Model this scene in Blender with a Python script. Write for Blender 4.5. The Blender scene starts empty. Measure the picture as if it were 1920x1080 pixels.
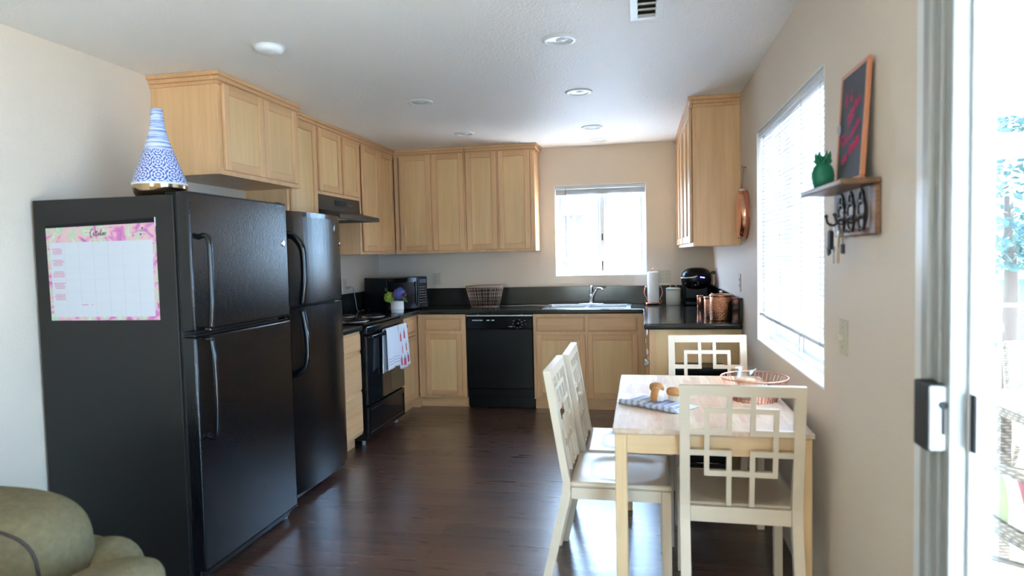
import bpy, bmesh, math, random
from mathutils import Vector, Matrix
random.seed(7)
PI = math.pi
SC = bpy.context.scene
COL = SC.collection
# ------------------------------------------------------------------ camera
W, H = 3.268, 2.396            # room width (x from -W to 0), ceiling height
CF, CX, CY, CZ, YAW, PIT, ROL = 1236.02, -0.65236, -6.32342, 1.38108, 0.193515, -0.0503446, -0.022970
cy_, sy_, cp_, sp_ = math.cos(YAW), math.sin(YAW), math.cos(PIT), math.sin(PIT)
F_ = Vector((-sy_*cp_, cy_*cp_, sp_)); R0 = Vector((cy_, sy_, 0)); U0 = R0.cross(F_)
R_ = R0*math.cos(ROL) + U0*math.sin(ROL); U_ = U0*math.cos(ROL) - R0*math.sin(ROL)
cam_d = bpy.data.cameras.new('camera'); cam = bpy.data.objects.new('camera', cam_d); COL.objects.link(cam)
cam.matrix_world = Matrix(((R_.x, U_.x, -F_.x, CX), (R_.y, U_.y, -F_.y, CY), (R_.z, U_.z, -F_.z, CZ), (0, 0, 0, 1)))
cam_d.sensor_width = 36.0; cam_d.lens = CF/1920*36.0; cam_d.clip_start = 0.02; cam_d.clip_end = 200
cam_d.dof.use_dof = True; cam_d.dof.focus_distance = 4.9; cam_d.dof.aperture_fstop = 2.2
SC.camera = cam
# ------------------------------------------------------------------ light and exposure
SC.view_settings.view_transform = 'Standard'; SC.view_settings.look = 'None'
SC.view_settings.gamma = 1.0; SC.view_settings.use_curve_mapping = False
SC.view_settings.exposure = 3.54
world = bpy.data.worlds.new('sky'); SC.world = world; world.use_nodes = True
wn = world.node_tree.nodes; wl = world.node_tree.links
wb = wn['Background']; wb.inputs['Color'].default_value = (0.37, 0.62, 1.0, 1); wb.inputs['Strength'].default_value = 4.0
sun_d = bpy.data.lights.new('sun', 'SUN'); sun_d.energy = 21.0; sun_d.angle = math.radians(0.6); sun_d.color = (1.0, 0.95, 0.86)
sun = bpy.data.objects.new('sun', sun_d); COL.objects.link(sun)
sun.rotation_euler = Vector((0.62, 0.26, 0.80)).to_track_quat('Z', 'Y').to_euler()
def portal(name, loc, rot, sx, sy):
    d = bpy.data.lights.new(name, 'AREA'); d.shape = 'RECTANGLE'; d.size = sx; d.size_y = sy; d.energy = 1
    d.cycles.is_portal = True
    o = bpy.data.objects.new(name, d); o.location = loc; o.rotation_euler = rot; COL.objects.link(o)
portal('window_portal_right', (0.17, -3.06, 1.45), (0, PI/2, 0), 1.25, 1.45)
portal('window_portal_back', (-1.03, 0.17, 1.6), (-PI/2, 0, 0), 0.9, 0.95)
portal('rear_portal', (-1.85, -12.17, 1.25), (PI/2, 0, 0), 1.75, 1.9)
portal('door_portal', (0.2, -5.9, 1.06), (0, PI/2, 0), 2.2, 2.3)

# ------------------------------------------------------------------ materials
def mat(name, color, rough=0.5, metal=0.0, spec=0.5, coat=0.0):
    m = bpy.data.materials.new(name); m.use_nodes = True
    b = m.node_tree.nodes['Principled BSDF']
    b.inputs['Base Color'].default_value = (*color, 1); b.inputs['Roughness'].default_value = rough
    b.inputs['Metallic'].default_value = metal; b.inputs['Specular IOR Level'].default_value = spec
    b.inputs['Coat Weight'].default_value = coat
    return m
def nt(m): return m.node_tree.nodes, m.node_tree.links, m.node_tree.nodes['Principled BSDF']
def coord(m, scale=(1, 1, 1), rot=(0, 0, 0)):
    n, l, b = nt(m)
    tc = n.new('ShaderNodeTexCoord'); mp = n.new('ShaderNodeMapping')
    l.new(tc.outputs['Object'], mp.inputs['Vector']); mp.inputs['Scale'].default_value = scale; mp.inputs['Rotation'].default_value = rot
    return mp.outputs['Vector']
def noise(m, vec, scale, detail=4, rough=0.5, dist=0.0):
    n, l, b = nt(m); t = n.new('ShaderNodeTexNoise')
    t.inputs['Scale'].default_value = scale; t.inputs['Detail'].default_value = detail
    t.inputs['Roughness'].default_value = rough; t.inputs['Distortion'].default_value = dist
    l.new(vec, t.inputs['Vector']); return t.outputs['Fac']
def ramp(m, fac, stops, interp='LINEAR'):
    n, l, b = nt(m); r = n.new('ShaderNodeValToRGB'); cr = r.color_ramp; cr.interpolation = interp
    while len(cr.elements) < len(stops): cr.elements.new(0.5)
    for e, (p, c) in zip(cr.elements, stops): e.position = p; e.color = (*c, 1)
    l.new(fac, r.inputs['Fac']); return r.outputs['Color']
def bump(m, fac, strength, dist=0.002):
    n, l, b = nt(m); k = n.new('ShaderNodeBump'); k.inputs['Strength'].default_value = strength; k.inputs['Distance'].default_value = dist
    l.new(fac, k.inputs['Height']); l.new(k.outputs['Normal'], b.inputs['Normal'])
def link_color(m, sock): n, l, b = nt(m); l.new(sock, b.inputs['Base Color'])
def mathn(m, op, a, b_=None):
    n, l, b = nt(m); k = n.new('ShaderNodeMath'); k.operation = op
    for i, v in enumerate((a, b_)):
        if v is None: continue
        if isinstance(v, (int, float)): k.inputs[i].default_value = v
        else: l.new(v, k.inputs[i])
    return k.outputs[0]
def mixc(m, fac, a, b_, mode='MIX'):
    n, l, b = nt(m); k = n.new('ShaderNodeMix'); k.data_type = 'RGBA'; k.blend_type = mode
    for i, v in ((0, fac), (6, a), (7, b_)):
        if isinstance(v, (int, float)): k.inputs[i].default_value = v
        elif isinstance(v, tuple): k.inputs[i].default_value = (*v, 1)
        else: l.new(v, k.inputs[i])
    return k.outputs[2]
def textured(name, color, rough, nscale, strength, dist=0.002, detail=3, metal=0.0, var=0.0, spec=0.5, coat=0.0):
    m = mat(name, color, rough, metal, spec, coat); v = coord(m)
    f = noise(m, v, nscale, detail); bump(m, f, strength, dist)
    if var:
        f2 = noise(m, v, nscale*0.2, 3)
        a = tuple(c*(1-var) for c in color); b = tuple(min(1, c*(1+var)) for c in color)
        link_color(m, ramp(m, f2, [(0.3, a), (0.7, b)]))
    return m
def wood(name, c0, c1, axis='z', rough=0.4, scale=1.0, strength=0.05, coat=0.0, c2=None):
    m = mat(name, c0, rough, coat=coat)
    s = {'x': (0.06, 1, 1), 'y': (1, 0.06, 1), 'z': (1, 1, 0.06)}[axis]
    v = coord(m, s)
    f = noise(m, v, 38*scale, 6, 0.6, 0.6); g = noise(m, v, 7*scale, 3, 0.5, 1.2)
    k = mathn(m, 'ADD', mathn(m, 'MULTIPLY', f, 0.5), mathn(m, 'MULTIPLY', g, 0.5))
    st = [(0.33, c0), (0.62, c1)]
    if c2: st = [(0.30, c2), (0.42, c0), (0.62, c1)]
    link_color(m, ramp(m, k, st)); bump(m, f, strength, 0.001)
    return m
def emit(name, color, strength):
    m = mat(name, color, 0.5); n, l, b = nt(m)
    b.inputs['Emission Color'].default_value = (*color, 1); b.inputs['Emission Strength'].default_value = strength
    return m
def glass_mat(name, tint=(0.985, 0.99, 0.985), gloss=0.05):
    m = bpy.data.materials.new(name); m.use_nodes = True; n, l = m.node_tree.nodes, m.node_tree.links
    n.clear(); o = n.new('ShaderNodeOutputMaterial'); t = n.new('ShaderNodeBsdfTransparent'); g = n.new('ShaderNodeBsdfGlossy')
    t.inputs['Color'].default_value = (*tint, 1); g.inputs['Roughness'].default_value = 0.02
    fr = n.new('ShaderNodeMath'); fr.operation = 'POWER'; fr.inputs[1].default_value = 4.0; lw = n.new('ShaderNodeLayerWeight'); lw.inputs['Blend'].default_value = 0.5; l.new(lw.outputs['Facing'], fr.inputs[0])
    mx = n.new('ShaderNodeMixShader'); mu = n.new('ShaderNodeMath'); mu.operation = 'MAXIMUM'; mu.inputs[1].default_value = gloss*0.5
    l.new(fr.outputs[0], mu.inputs[0]); l.new(mu.outputs[0], mx.inputs['Fac']); l.new(t.outputs[0], mx.inputs[1]); l.new(g.outputs[0], mx.inputs[2]); l.new(mx.outputs[0], o.inputs['Surface'])
    return m

M = {}
M['wall'] = textured('wall_paint', (0.74, 0.62, 0.505), 0.6, 110, 0.35, 0.003, spec=0.3)
M['ceil'] = textured('ceiling_texture', (0.91, 0.865, 0.82), 0.55, 75, 0.55, 0.007, spec=0.35)
M['white_trim'] = mat('white_trim', (0.80, 0.80, 0.78), 0.35)
M['recess_white'] = textured('window_return_paint', (0.84, 0.83, 0.80), 0.5, 90, 0.2)
M['vinyl'] = mat('white_vinyl', (0.82, 0.83, 0.85), 0.35)
M['alu'] = mat('window_aluminium', (0.55, 0.57, 0.60), 0.35, 0.6)
M['door_grey'] = mat('door_frame_aluminium', (0.42, 0.42, 0.40), 0.4, 0.3)
M['door_dark'] = mat('door_gasket', (0.16, 0.16, 0.15), 0.6)
M['glass'] = glass_mat('window_glass')
M['dimming_glass'] = glass_mat('dimming_door_glass', (0.66, 0.69, 0.68))  # tint added to dim the patio view and the light through the door
M['warming_glass'] = glass_mat('warming_rear_glass', (0.93, 0.80, 0.64))  # warm tint added to colour the light from the unseen rear window
MAP0, MAP1 = (0.67, 0.375, 0.175), (0.81, 0.49, 0.25)
for ax in 'xyz':
    M['maple_'+ax] = wood('maple_'+ax, MAP0, MAP1, ax, 0.34, 1.0, 0.05)
    M['maple_rail_'+ax] = wood('maple_rail_'+ax, (0.62, 0.335, 0.155), (0.75, 0.44, 0.215), ax, 0.34, 1.0, 0.05)
M['maple_panel'] = wood('maple_panel', (0.69, 0.42, 0.19), (0.82, 0.54, 0.265), 'z', 0.38, 0.7, 0.03)
M['maple_dark'] = wood('maple_edge', (0.30, 0.17, 0.09), (0.38, 0.22, 0.12), 'z', 0.5)
for ax in 'xyz': M['pine_'+ax] = wood('pine_'+ax, (0.62, 0.37, 0.17), (0.74, 0.50, 0.27), ax, 0.4, 0.8, 0.05)
# floor: dark laminate boards running left to right
m = mat('dark_laminate', (0.06, 0.03, 0.02), 0.3); M['floor'] = m
n, l, b = nt(m); v = coord(m, (1, 1, 1))
br = n.new('ShaderNodeTexBrick'); br.offset = 0.37; l.new(v, br.inputs['Vector'])
br.inputs['Scale'].default_value = 1.0; br.inputs['Brick Width'].default_value = 1.2; br.inputs['Row Height'].default_value = 0.125
br.inputs['Mortar Size'].default_value = 0.0012; br.inputs['Mortar Smooth'].default_value = 0.2
br.inputs['Color1'].default_value = (0.058, 0.026, 0.018, 1); br.inputs['Color2'].default_value = (0.100, 0.047, 0.030, 1); br.inputs['Mortar'].default_value = (0.015, 0.008, 0.006, 1)
v2 = coord(m, (0.09, 1, 1)); g1 = noise(m, v2, 45, 6, 0.65, 0.8); g2 = noise(m, v2, 9, 4, 0.6, 1.5)
gk = ramp(m, mathn(m, 'ADD', mathn(m, 'MULTIPLY', g1, 0.55), mathn(m, 'MULTIPLY', g2, 0.45)), [(0.35, (0.55, 0.55, 0.55)), (0.65, (1.45, 1.4, 1.35))])
link_color(m, mixc(m, 1.0, br.outputs['Color'], gk, 'MULTIPLY'))
rr = ramp(m, g1, [(0.3, (0.24,)*3), (0.7, (0.40,)*3)]); l.new(rr, b.inputs['Roughness']); bump(m, g1, 0.40, 0.0020)
b.inputs['Specular IOR Level'].default_value = 0.8; b.inputs['Coat Weight'].default_value = 0.8; b.inputs['Coat Roughness'].default_value = 0.27
# granite
m = mat('dark_granite', (0.03, 0.03, 0.025), 0.12, spec=0.4); M['granite'] = m
v = coord(m); f = noise(m, v, 230, 5, 0.8)
link_color(m, ramp(m, f, [(0.40, (0.010, 0.010, 0.008)), (0.52, (0.032, 0.030, 0.024)), (0.62, (0.050, 0.045, 0.034)), (0.72, (0.11, 0.10, 0.075))]))
M['fridge'] = textured('black_textured_steel', (0.004, 0.004, 0.005), 0.17, 150, 0.55, 0.0015, 2, spec=0.48)
M['fridge_side'] = textured('fridge_side_paint', (0.010, 0.0088, 0.0078), 0.42, 420, 0.25, 0.001, 2, spec=0.4)
M['gloss_black'] = mat('gloss_black_plastic', (0.005, 0.005, 0.006), 0.14)
M['black_glass'] = mat('black_oven_glass', (0.006, 0.006, 0.007), 0.05, coat=0.5)
M['satin_black'] = mat('satin_black', (0.004, 0.004, 0.0045), 0.30, spec=0.22)
M['matte_black'] = mat('matte_black', (0.012, 0.012, 0.012), 0.6)
M['dark_gap'] = mat('dark_gap', (0.006, 0.006, 0.006), 0.8)
M['gasket'] = mat('fridge_gasket', (0.03, 0.03, 0.03), 0.6)
M['hood'] = mat('brown_black_enamel', (0.035, 0.024, 0.018), 0.33)
M['chrome'] = mat('chrome', (0.75, 0.76, 0.78), 0.12, 1.0)
M['steel'] = mat('brushed_steel', (0.62, 0.64, 0.67), 0.24, 1.0)
M['silver_paint'] = mat('silver_trim', (0.62, 0.63, 0.65), 0.35, 0.4)
M['grey_print'] = mat('grey_print', (0.35, 0.35, 0.36), 0.6)
M['white_plastic'] = mat('white_plastic', (0.80, 0.80, 0.79), 0.4)
M['ivory'] = mat('ivory_plate', (0.60, 0.52, 0.39), 0.45)
M['ivory_dark'] = mat('ivory_socket', (0.30, 0.25, 0.18), 0.5)
M['chair'] = textured('cream_white_lacquer', (0.69, 0.555, 0.405), 0.33, 60, 0.03, 0.001)
M['copper'] = mat('copper', (0.80, 0.38, 0.24), 0.22, 1.0)
M['copper_wire'] = mat('copper_wire', (0.72, 0.34, 0.24), 0.3, 1.0)
M['copper_dull'] = mat('copper_dull_wire', (0.50, 0.36, 0.29), 0.4, 0.9)
m = mat('hammered_copper', (0.72, 0.33, 0.19), 0.22, 1.0); M['copper_ham'] = m
v = coord(m); n, l, b = nt(m); vo = n.new('ShaderNodeTexVoronoi'); vo.inputs['Scale'].default_value = 170; l.new(v, vo.inputs['Vector']); bump(m, vo.outputs['Distance'], 0.9, 0.0035)
M['paper'] = textured('white_paper_towel', (0.86, 0.87, 0.90), 0.8, 200, 0.2, 0.001)
M['white_enamel'] = mat('white_enamel', (0.62, 0.62, 0.56), 0.3)
M['white_ceramic'] = mat('white_ceramic', (0.78, 0.77, 0.74), 0.18)
M['ceramic_band'] = mat('ceramic_grey_band', (0.55, 0.55, 0.52), 0.3)
M['rope'] = mat('rope', (0.50, 0.38, 0.26), 0.8)
M['blue_led'] = emit('blue_indicator_light', (0.12, 0.12, 1.0), 1.2)
M['silver_blue'] = mat('coffee_maker_silver', (0.55, 0.58, 0.70), 0.22, 0.8)
M['pineapple'] = textured('green_painted_metal', (0.008, 0.19, 0.095), 0.42, 60, 0.3)
M['slate'] = textured('chalkboard_slate', (0.042, 0.048, 0.058), 0.6, 30, 0.1, var=0.2)
M['chalk_pink'] = mat('pink_chalk', (0.60, 0.05, 0.15), 0.8)
M['copper_frame'] = mat('copper_painted_frame', (0.62, 0.25, 0.13), 0.35, 0.4)
M['shelf_wood'] = wood('rustic_walnut', (0.105, 0.050, 0.026), (0.24, 0.125, 0.065), 'y', 0.45, 1.2, 0.3)
M['shelf_edge'] = wood('rustic_walnut_grain', (0.12, 0.05, 0.022), (0.27, 0.13, 0.06), 'y', 0.5, 2.0, 0.3)
M['whitewash'] = textured('whitewashed_board', (0.42, 0.42, 0.45), 0.7, 50, 0.3, var=0.2)
M['bronze'] = mat('dark_bronze', (0.055, 0.040, 0.035), 0.35, 0.7)
M['key_brass'] = mat('key_metal', (0.26, 0.21, 0.15), 0.45, 0.8)
M['tan_leather'] = mat('tan_strap', (0.42, 0.27, 0.17), 0.7)
M['muffin'] = textured('baked_muffin_top', (0.43, 0.19, 0.055), 0.7, 90, 0.8, 0.004, var=0.35)
M['muffin_cup'] = mat('muffin_paper', (0.66, 0.52, 0.36), 0.7)
M['muffin_cup_white'] = mat('muffin_paper_white', (0.82, 0.76, 0.70), 0.7)
M['wax'] = mat('peach_candle_wax', (0.86, 0.47, 0.24), 0.5)
M['jar_glass'] = glass_mat('jar_glass', (0.95, 0.96, 0.96), 0.14)
M['sofa'] = textured('olive_chenille', (0.145, 0.115, 0.062), 0.95, 260, 0.6, 0.003, var=0.12, spec=0.15)
M['piping'] = mat('dark_brown_piping', (0.045, 0.028, 0.022), 0.8)
M['blind'] = mat('blind_slat', (0.86, 0.87, 0.88), 0.45)
n, l, b = nt(M['blind']); tr = n.new('ShaderNodeBsdfTranslucent'); tr.inputs['Color'].default_value = (0.93, 0.94, 0.96, 1)
mx = n.new('ShaderNodeMixShader'); mx.inputs[0].default_value = 0.22; l.new(b.outputs[0], mx.inputs[1]); l.new(tr.outputs[0], mx.inputs[2]); l.new(mx.outputs[0], n['Material Output'].inputs['Surface'])
M['blind_rail'] = mat('blind_rail', (0.62, 0.63, 0.64), 0.4)
M['cord'] = mat('blind_cord', (0.30, 0.30, 0.33), 0.7)
M['green_leaf'] = mat('leaf_green', (0.07, 0.16, 0.035), 0.5)
M['lime_petal'] = textured('lime_green_petals', (0.33, 0.42, 0.045), 0.6, 60, 0.2, var=0.3)
M['blue_petal'] = textured('blue_violet_petals', (0.12, 0.15, 0.42), 0.6, 60, 0.2, var=0.35)
M['red_petal'] = mat('dark_red_petals', (0.24, 0.02, 0.04), 0.6)
M['rust_petal'] = mat('rust_petals', (0.20, 0.05, 0.02), 0.6)
M['print_dark'] = mat('printed_dark', (0.03, 0.02, 0.05), 0.7)
M['print_pink'] = mat('printed_pink', (0.55, 0.16, 0.27), 0.7)
M['pale_line'] = mat('pale_grid_line', (0.49, 0.49, 0.52), 0.7)
M['cal_paper'] = mat('calendar_paper', (0.55, 0.56, 0.60), 0.6)
# pink marbled paper
m = mat('pink_marbled_paper', (0.6, 0.3, 0.45), 0.5); M['marble'] = m
v = coord(m, (1, 1, 1.4)); f = noise(m, v, 7.5, 2, 0.45, 3.2)
link_color(m, ramp(m, f, [(0.25, (0.36, 0.09, 0.30)), (0.40, (0.60, 0.20, 0.42)), (0.46, (0.66, 0.38, 0.42)), (0.54, (0.60, 0.45, 0.40)), (0.58, (0.30, 0.56, 0.34)), (0.66, (0.62, 0.60, 0.44)), (0.72, (0.64, 0.27, 0.42)), (0.85, (0.45, 0.10, 0.36))]))
# butcher block
m = mat('butcher_block', (0.7, 0.5, 0.35), 0.5, spec=0.3); M['block'] = m
n, l, b = nt(m); v = coord(m, (1, 1, 1), (0, 0, PI/2)); br = n.new('ShaderNodeTexBrick'); l.new(v, br.inputs['Vector'])
br.inputs['Scale'].default_value = 1; br.inputs['Brick Width'].default_value = 0.21; br.inputs['Row Height'].default_value = 0.042; br.inputs['Mortar Size'].default_value = 0.0
br.inputs['Color1'].default_value = (0.60, 0.40, 0.28, 1); br.inputs['Color2'].default_value = (0.70, 0.56, 0.42, 1)
br.offset = 0.43
vv = coord(m, (1, 0.08, 1)); gg = noise(m, vv, 60, 5, 0.6, 0.5)
link_color(m, mixc(m, 1.0, br.outputs['Color'], ramp(m, gg, [(0.35, (0.86, 0.84, 0.82)), (0.65, (1.05, 1.05, 1.05))]), 'MULTIPLY'))
# gingham towel
m = mat('blue_gingham_cloth', (0.7, 0.7, 0.75), 0.9); M['gingham'] = m
n, l, b = nt(m); uvn = n.new('ShaderNodeUVMap'); sx = n.new('ShaderNodeSeparateXYZ'); l.new(uvn.outputs[0], sx.inputs[0])
def stripe(m, s, freq, w): return mathn(m, 'LESS_THAN', mathn(m, 'FRACT', mathn(m, 'MULTIPLY', s, freq)), w)
sa = stripe(m, sx.outputs[0], 9, 0.45); sb = stripe(m, sx.outputs[1], 7, 0.45)
sm = mathn(m, 'MULTIPLY', mathn(m, 'ADD', sa, sb), 0.5)
link_color(m, ramp(m, sm, [(0.0, (0.72, 0.71, 0.74)), (0.5, (0.42, 0.46, 0.60)), (1.0, (0.14, 0.18, 0.33))]))
bump(m, noise(m, coord(m), 500, 2), 0.3, 0.001)
M['towel_white'] = textured('white_dish_towel', (0.74, 0.73, 0.75), 0.95, 350, 0.4, 0.001)
M['towel_red'] = mat('red_print', (0.62, 0.10, 0.13), 0.9)
M['towel_grey'] = mat('grey_print_line', (0.33, 0.33, 0.38), 0.9)
# vase: bands of brushed blue above, ornament below, driven by height
m = mat('blue_white_glaze', (0.7, 0.72, 0.78), 0.18); M['vase_band'] = m
v = coord(m, (0.5, 0.5, 14)); f = noise(m, v, 9, 4, 0.75)
link_color(m, ramp(m, f, [(0.36, (0.10, 0.18, 0.50)), (0.47, (0.30, 0.40, 0.66)), (0.54, (0.66, 0.70, 0.78)), (0.7, (0.74, 0.76, 0.80))]))
m = mat('blue_white_scroll_glaze', (0.7, 0.72, 0.78), 0.2); M['vase_scroll'] = m
n, l, b = nt(m); uvn = n.new('ShaderNodeUVMap')
def vfold(mm, su, sv):
    n, l, b = nt(mm); mp = n.new('ShaderNodeMapping'); mp.inputs['Scale'].default_value = (su, sv, 1); l.new(uvn.outputs[0], mp.inputs[0])
    fr = n.new('ShaderNodeVectorMath'); fr.operation = 'FRACTION'; l.new(mp.outputs[0], fr.inputs[0])
    sb = n.new('ShaderNodeVectorMath'); sb.operation = 'SUBTRACT'; l.new(fr.outputs[0], sb.inputs[0]); sb.inputs[1].default_value = (0.5, 0.5, 0)
    ln = n.new('ShaderNodeVectorMath'); ln.operation = 'LENGTH'; l.new(sb.outputs[0], ln.inputs[0]); return ln.outputs['Value'], sb.outputs[0]
d1, c1 = vfold(m, 10, 2.5)
w1 = mathn(m, 'SINE', mathn(m, 'MULTIPLY', d1, 34.0))
s2 = n.new('ShaderNodeSeparateXYZ'); l.new(c1, s2.inputs[0])
ang = mathn(m, 'ARCTAN2', s2.outputs[0], s2.outputs[1]); w2 = mathn(m, 'SINE', mathn(m, 'MULTIPLY', ang, 8.0))
ww = mathn(m, 'ADD', w1, mathn(m, 'MULTIPLY', w2, 0.8))
link_color(m, ramp(m, mathn(m, 'ADD', mathn(m, 'MULTIPLY', ww, 0.25), 0.5), [(0.42, (0.055, 0.10, 0.43)), (0.56, (0.66, 0.69, 0.80))]))
M['vase_gold'] = mat('bronze_gold_glaze', (0.45, 0.32, 0.20), 0.13, 1.0)
M['vase_rim'] = mat('white_glaze_band', (0.72, 0.71, 0.66), 0.3)
# outdoors
M['stucco'] = textured('white_stucco', (0.84, 0.84, 0.83), 0.9, 60, 0.5, 0.004)
M['porch_paint'] = textured('porch_cream_paint', (0.50, 0.46, 0.37), 0.6, 30, 0.1)
M['concrete'] = textured('pale_concrete', (0.38, 0.37, 0.345), 0.9, 20, 0.3, var=0.1)
M['asphalt'] = textured('street_asphalt', (0.22, 0.23, 0.25), 0.9, 40, 0.3)
M['lawn'] = textured('lawn_grass', (0.09, 0.25, 0.05), 0.9, 90, 0.8, 0.02, var=0.3)
M['red_curb'] = mat('red_painted_curb', (0.55, 0.10, 0.10), 0.7)
M['siding'] = mat('blue_grey_siding', (0.30, 0.36, 0.38), 0.7)
M['rail_grey'] = mat('grey_blue_rail', (0.20, 0.24, 0.30), 0.5)
M['shaded_window'] = mat('blue_grey_window', (0.014, 0.020, 0.032), 0.35)
M['foliage'] = textured('blue_green_foliage', (0.040, 0.080, 0.070), 0.8, 8, 0.3, var=0.4)
M['bark'] = textured('tree_bark', (0.10, 0.06, 0.04), 0.9, 20, 0.6)
M['bulb'] = emit('frosted_bulb', (1.0, 0.95, 0.85), 2.0)
M['dark_window'] = mat('dark_window_pane', (0.10, 0.14, 0.20), 0.1)
m = mat('brown_wicker', (0.30, 0.24, 0.19), 0.6); M['wicker'] = m
n, l, b = nt(m); v = coord(m); w_ = n.new('ShaderNodeTexWave'); w_.inputs['Scale'].default_value = 22; w_.bands_direction = 'Z'; l.new(v, w_.inputs['Vector'])
w3 = n.new('ShaderNodeTexWave'); w3.inputs['Scale'].default_value = 14; w3.bands_direction = 'DIAGONAL'; l.new(v, w3.inputs['Vector'])
k = mathn(m, 'MULTIPLY', w_.outputs['Fac'], w3.outputs['Fac']); link_color(m, ramp(m, k, [(0.1, (0.15, 0.115, 0.09)), (0.6, (0.42, 0.34, 0.27))])); bump(m, k, 0.8, 0.006)
m = mat('herringbone_top', (0.4, 0.4, 0.42), 0.25); M['herring'] = m
n, l, b = nt(m); v = coord(m); w_ = n.new('ShaderNodeTexWave'); w_.inputs['Scale'].default_value = 9; w_.inputs['Distortion'].default_value = 0; w_.bands_direction = 'DIAGONAL'; l.new(v, w_.inputs['Vector'])
link_color(m, ramp(m, w_.outputs['Fac'], [(0.35, (0.12, 0.13, 0.16)), (0.6, (0.62, 0.64, 0.68))]))
m = mat('striped_cushion_fabric', (0.5, 0.3, 0.2), 0.9); M['stripes'] = m
n, l, b = nt(m); v = coord(m, (1, 1, 1), (0, 0, 0.5)); sx = n.new('ShaderNodeSeparateXYZ'); l.new(v, sx.inputs[0])
ph = mathn(m, 'FRACT', mathn(m, 'MULTIPLY', sx.outputs[0], 3.2))
link_color(m, ramp(m, ph, [(0.0, (0.55, 0.25, 0.10)), (0.12, (0.30, 0.32, 0.16)), (0.25, (0.72, 0.68, 0.58)), (0.38, (0.36, 0.08, 0.10)), (0.46, (0.75, 0.70, 0.60)), (0.55, (0.60, 0.44, 0.28)), (0.75, (0.32, 0.06, 0.11)), (0.86, (0.16, 0.13, 0.24)), (0.95, (0.55, 0.25, 0.10))], 'CONSTANT'))

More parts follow.
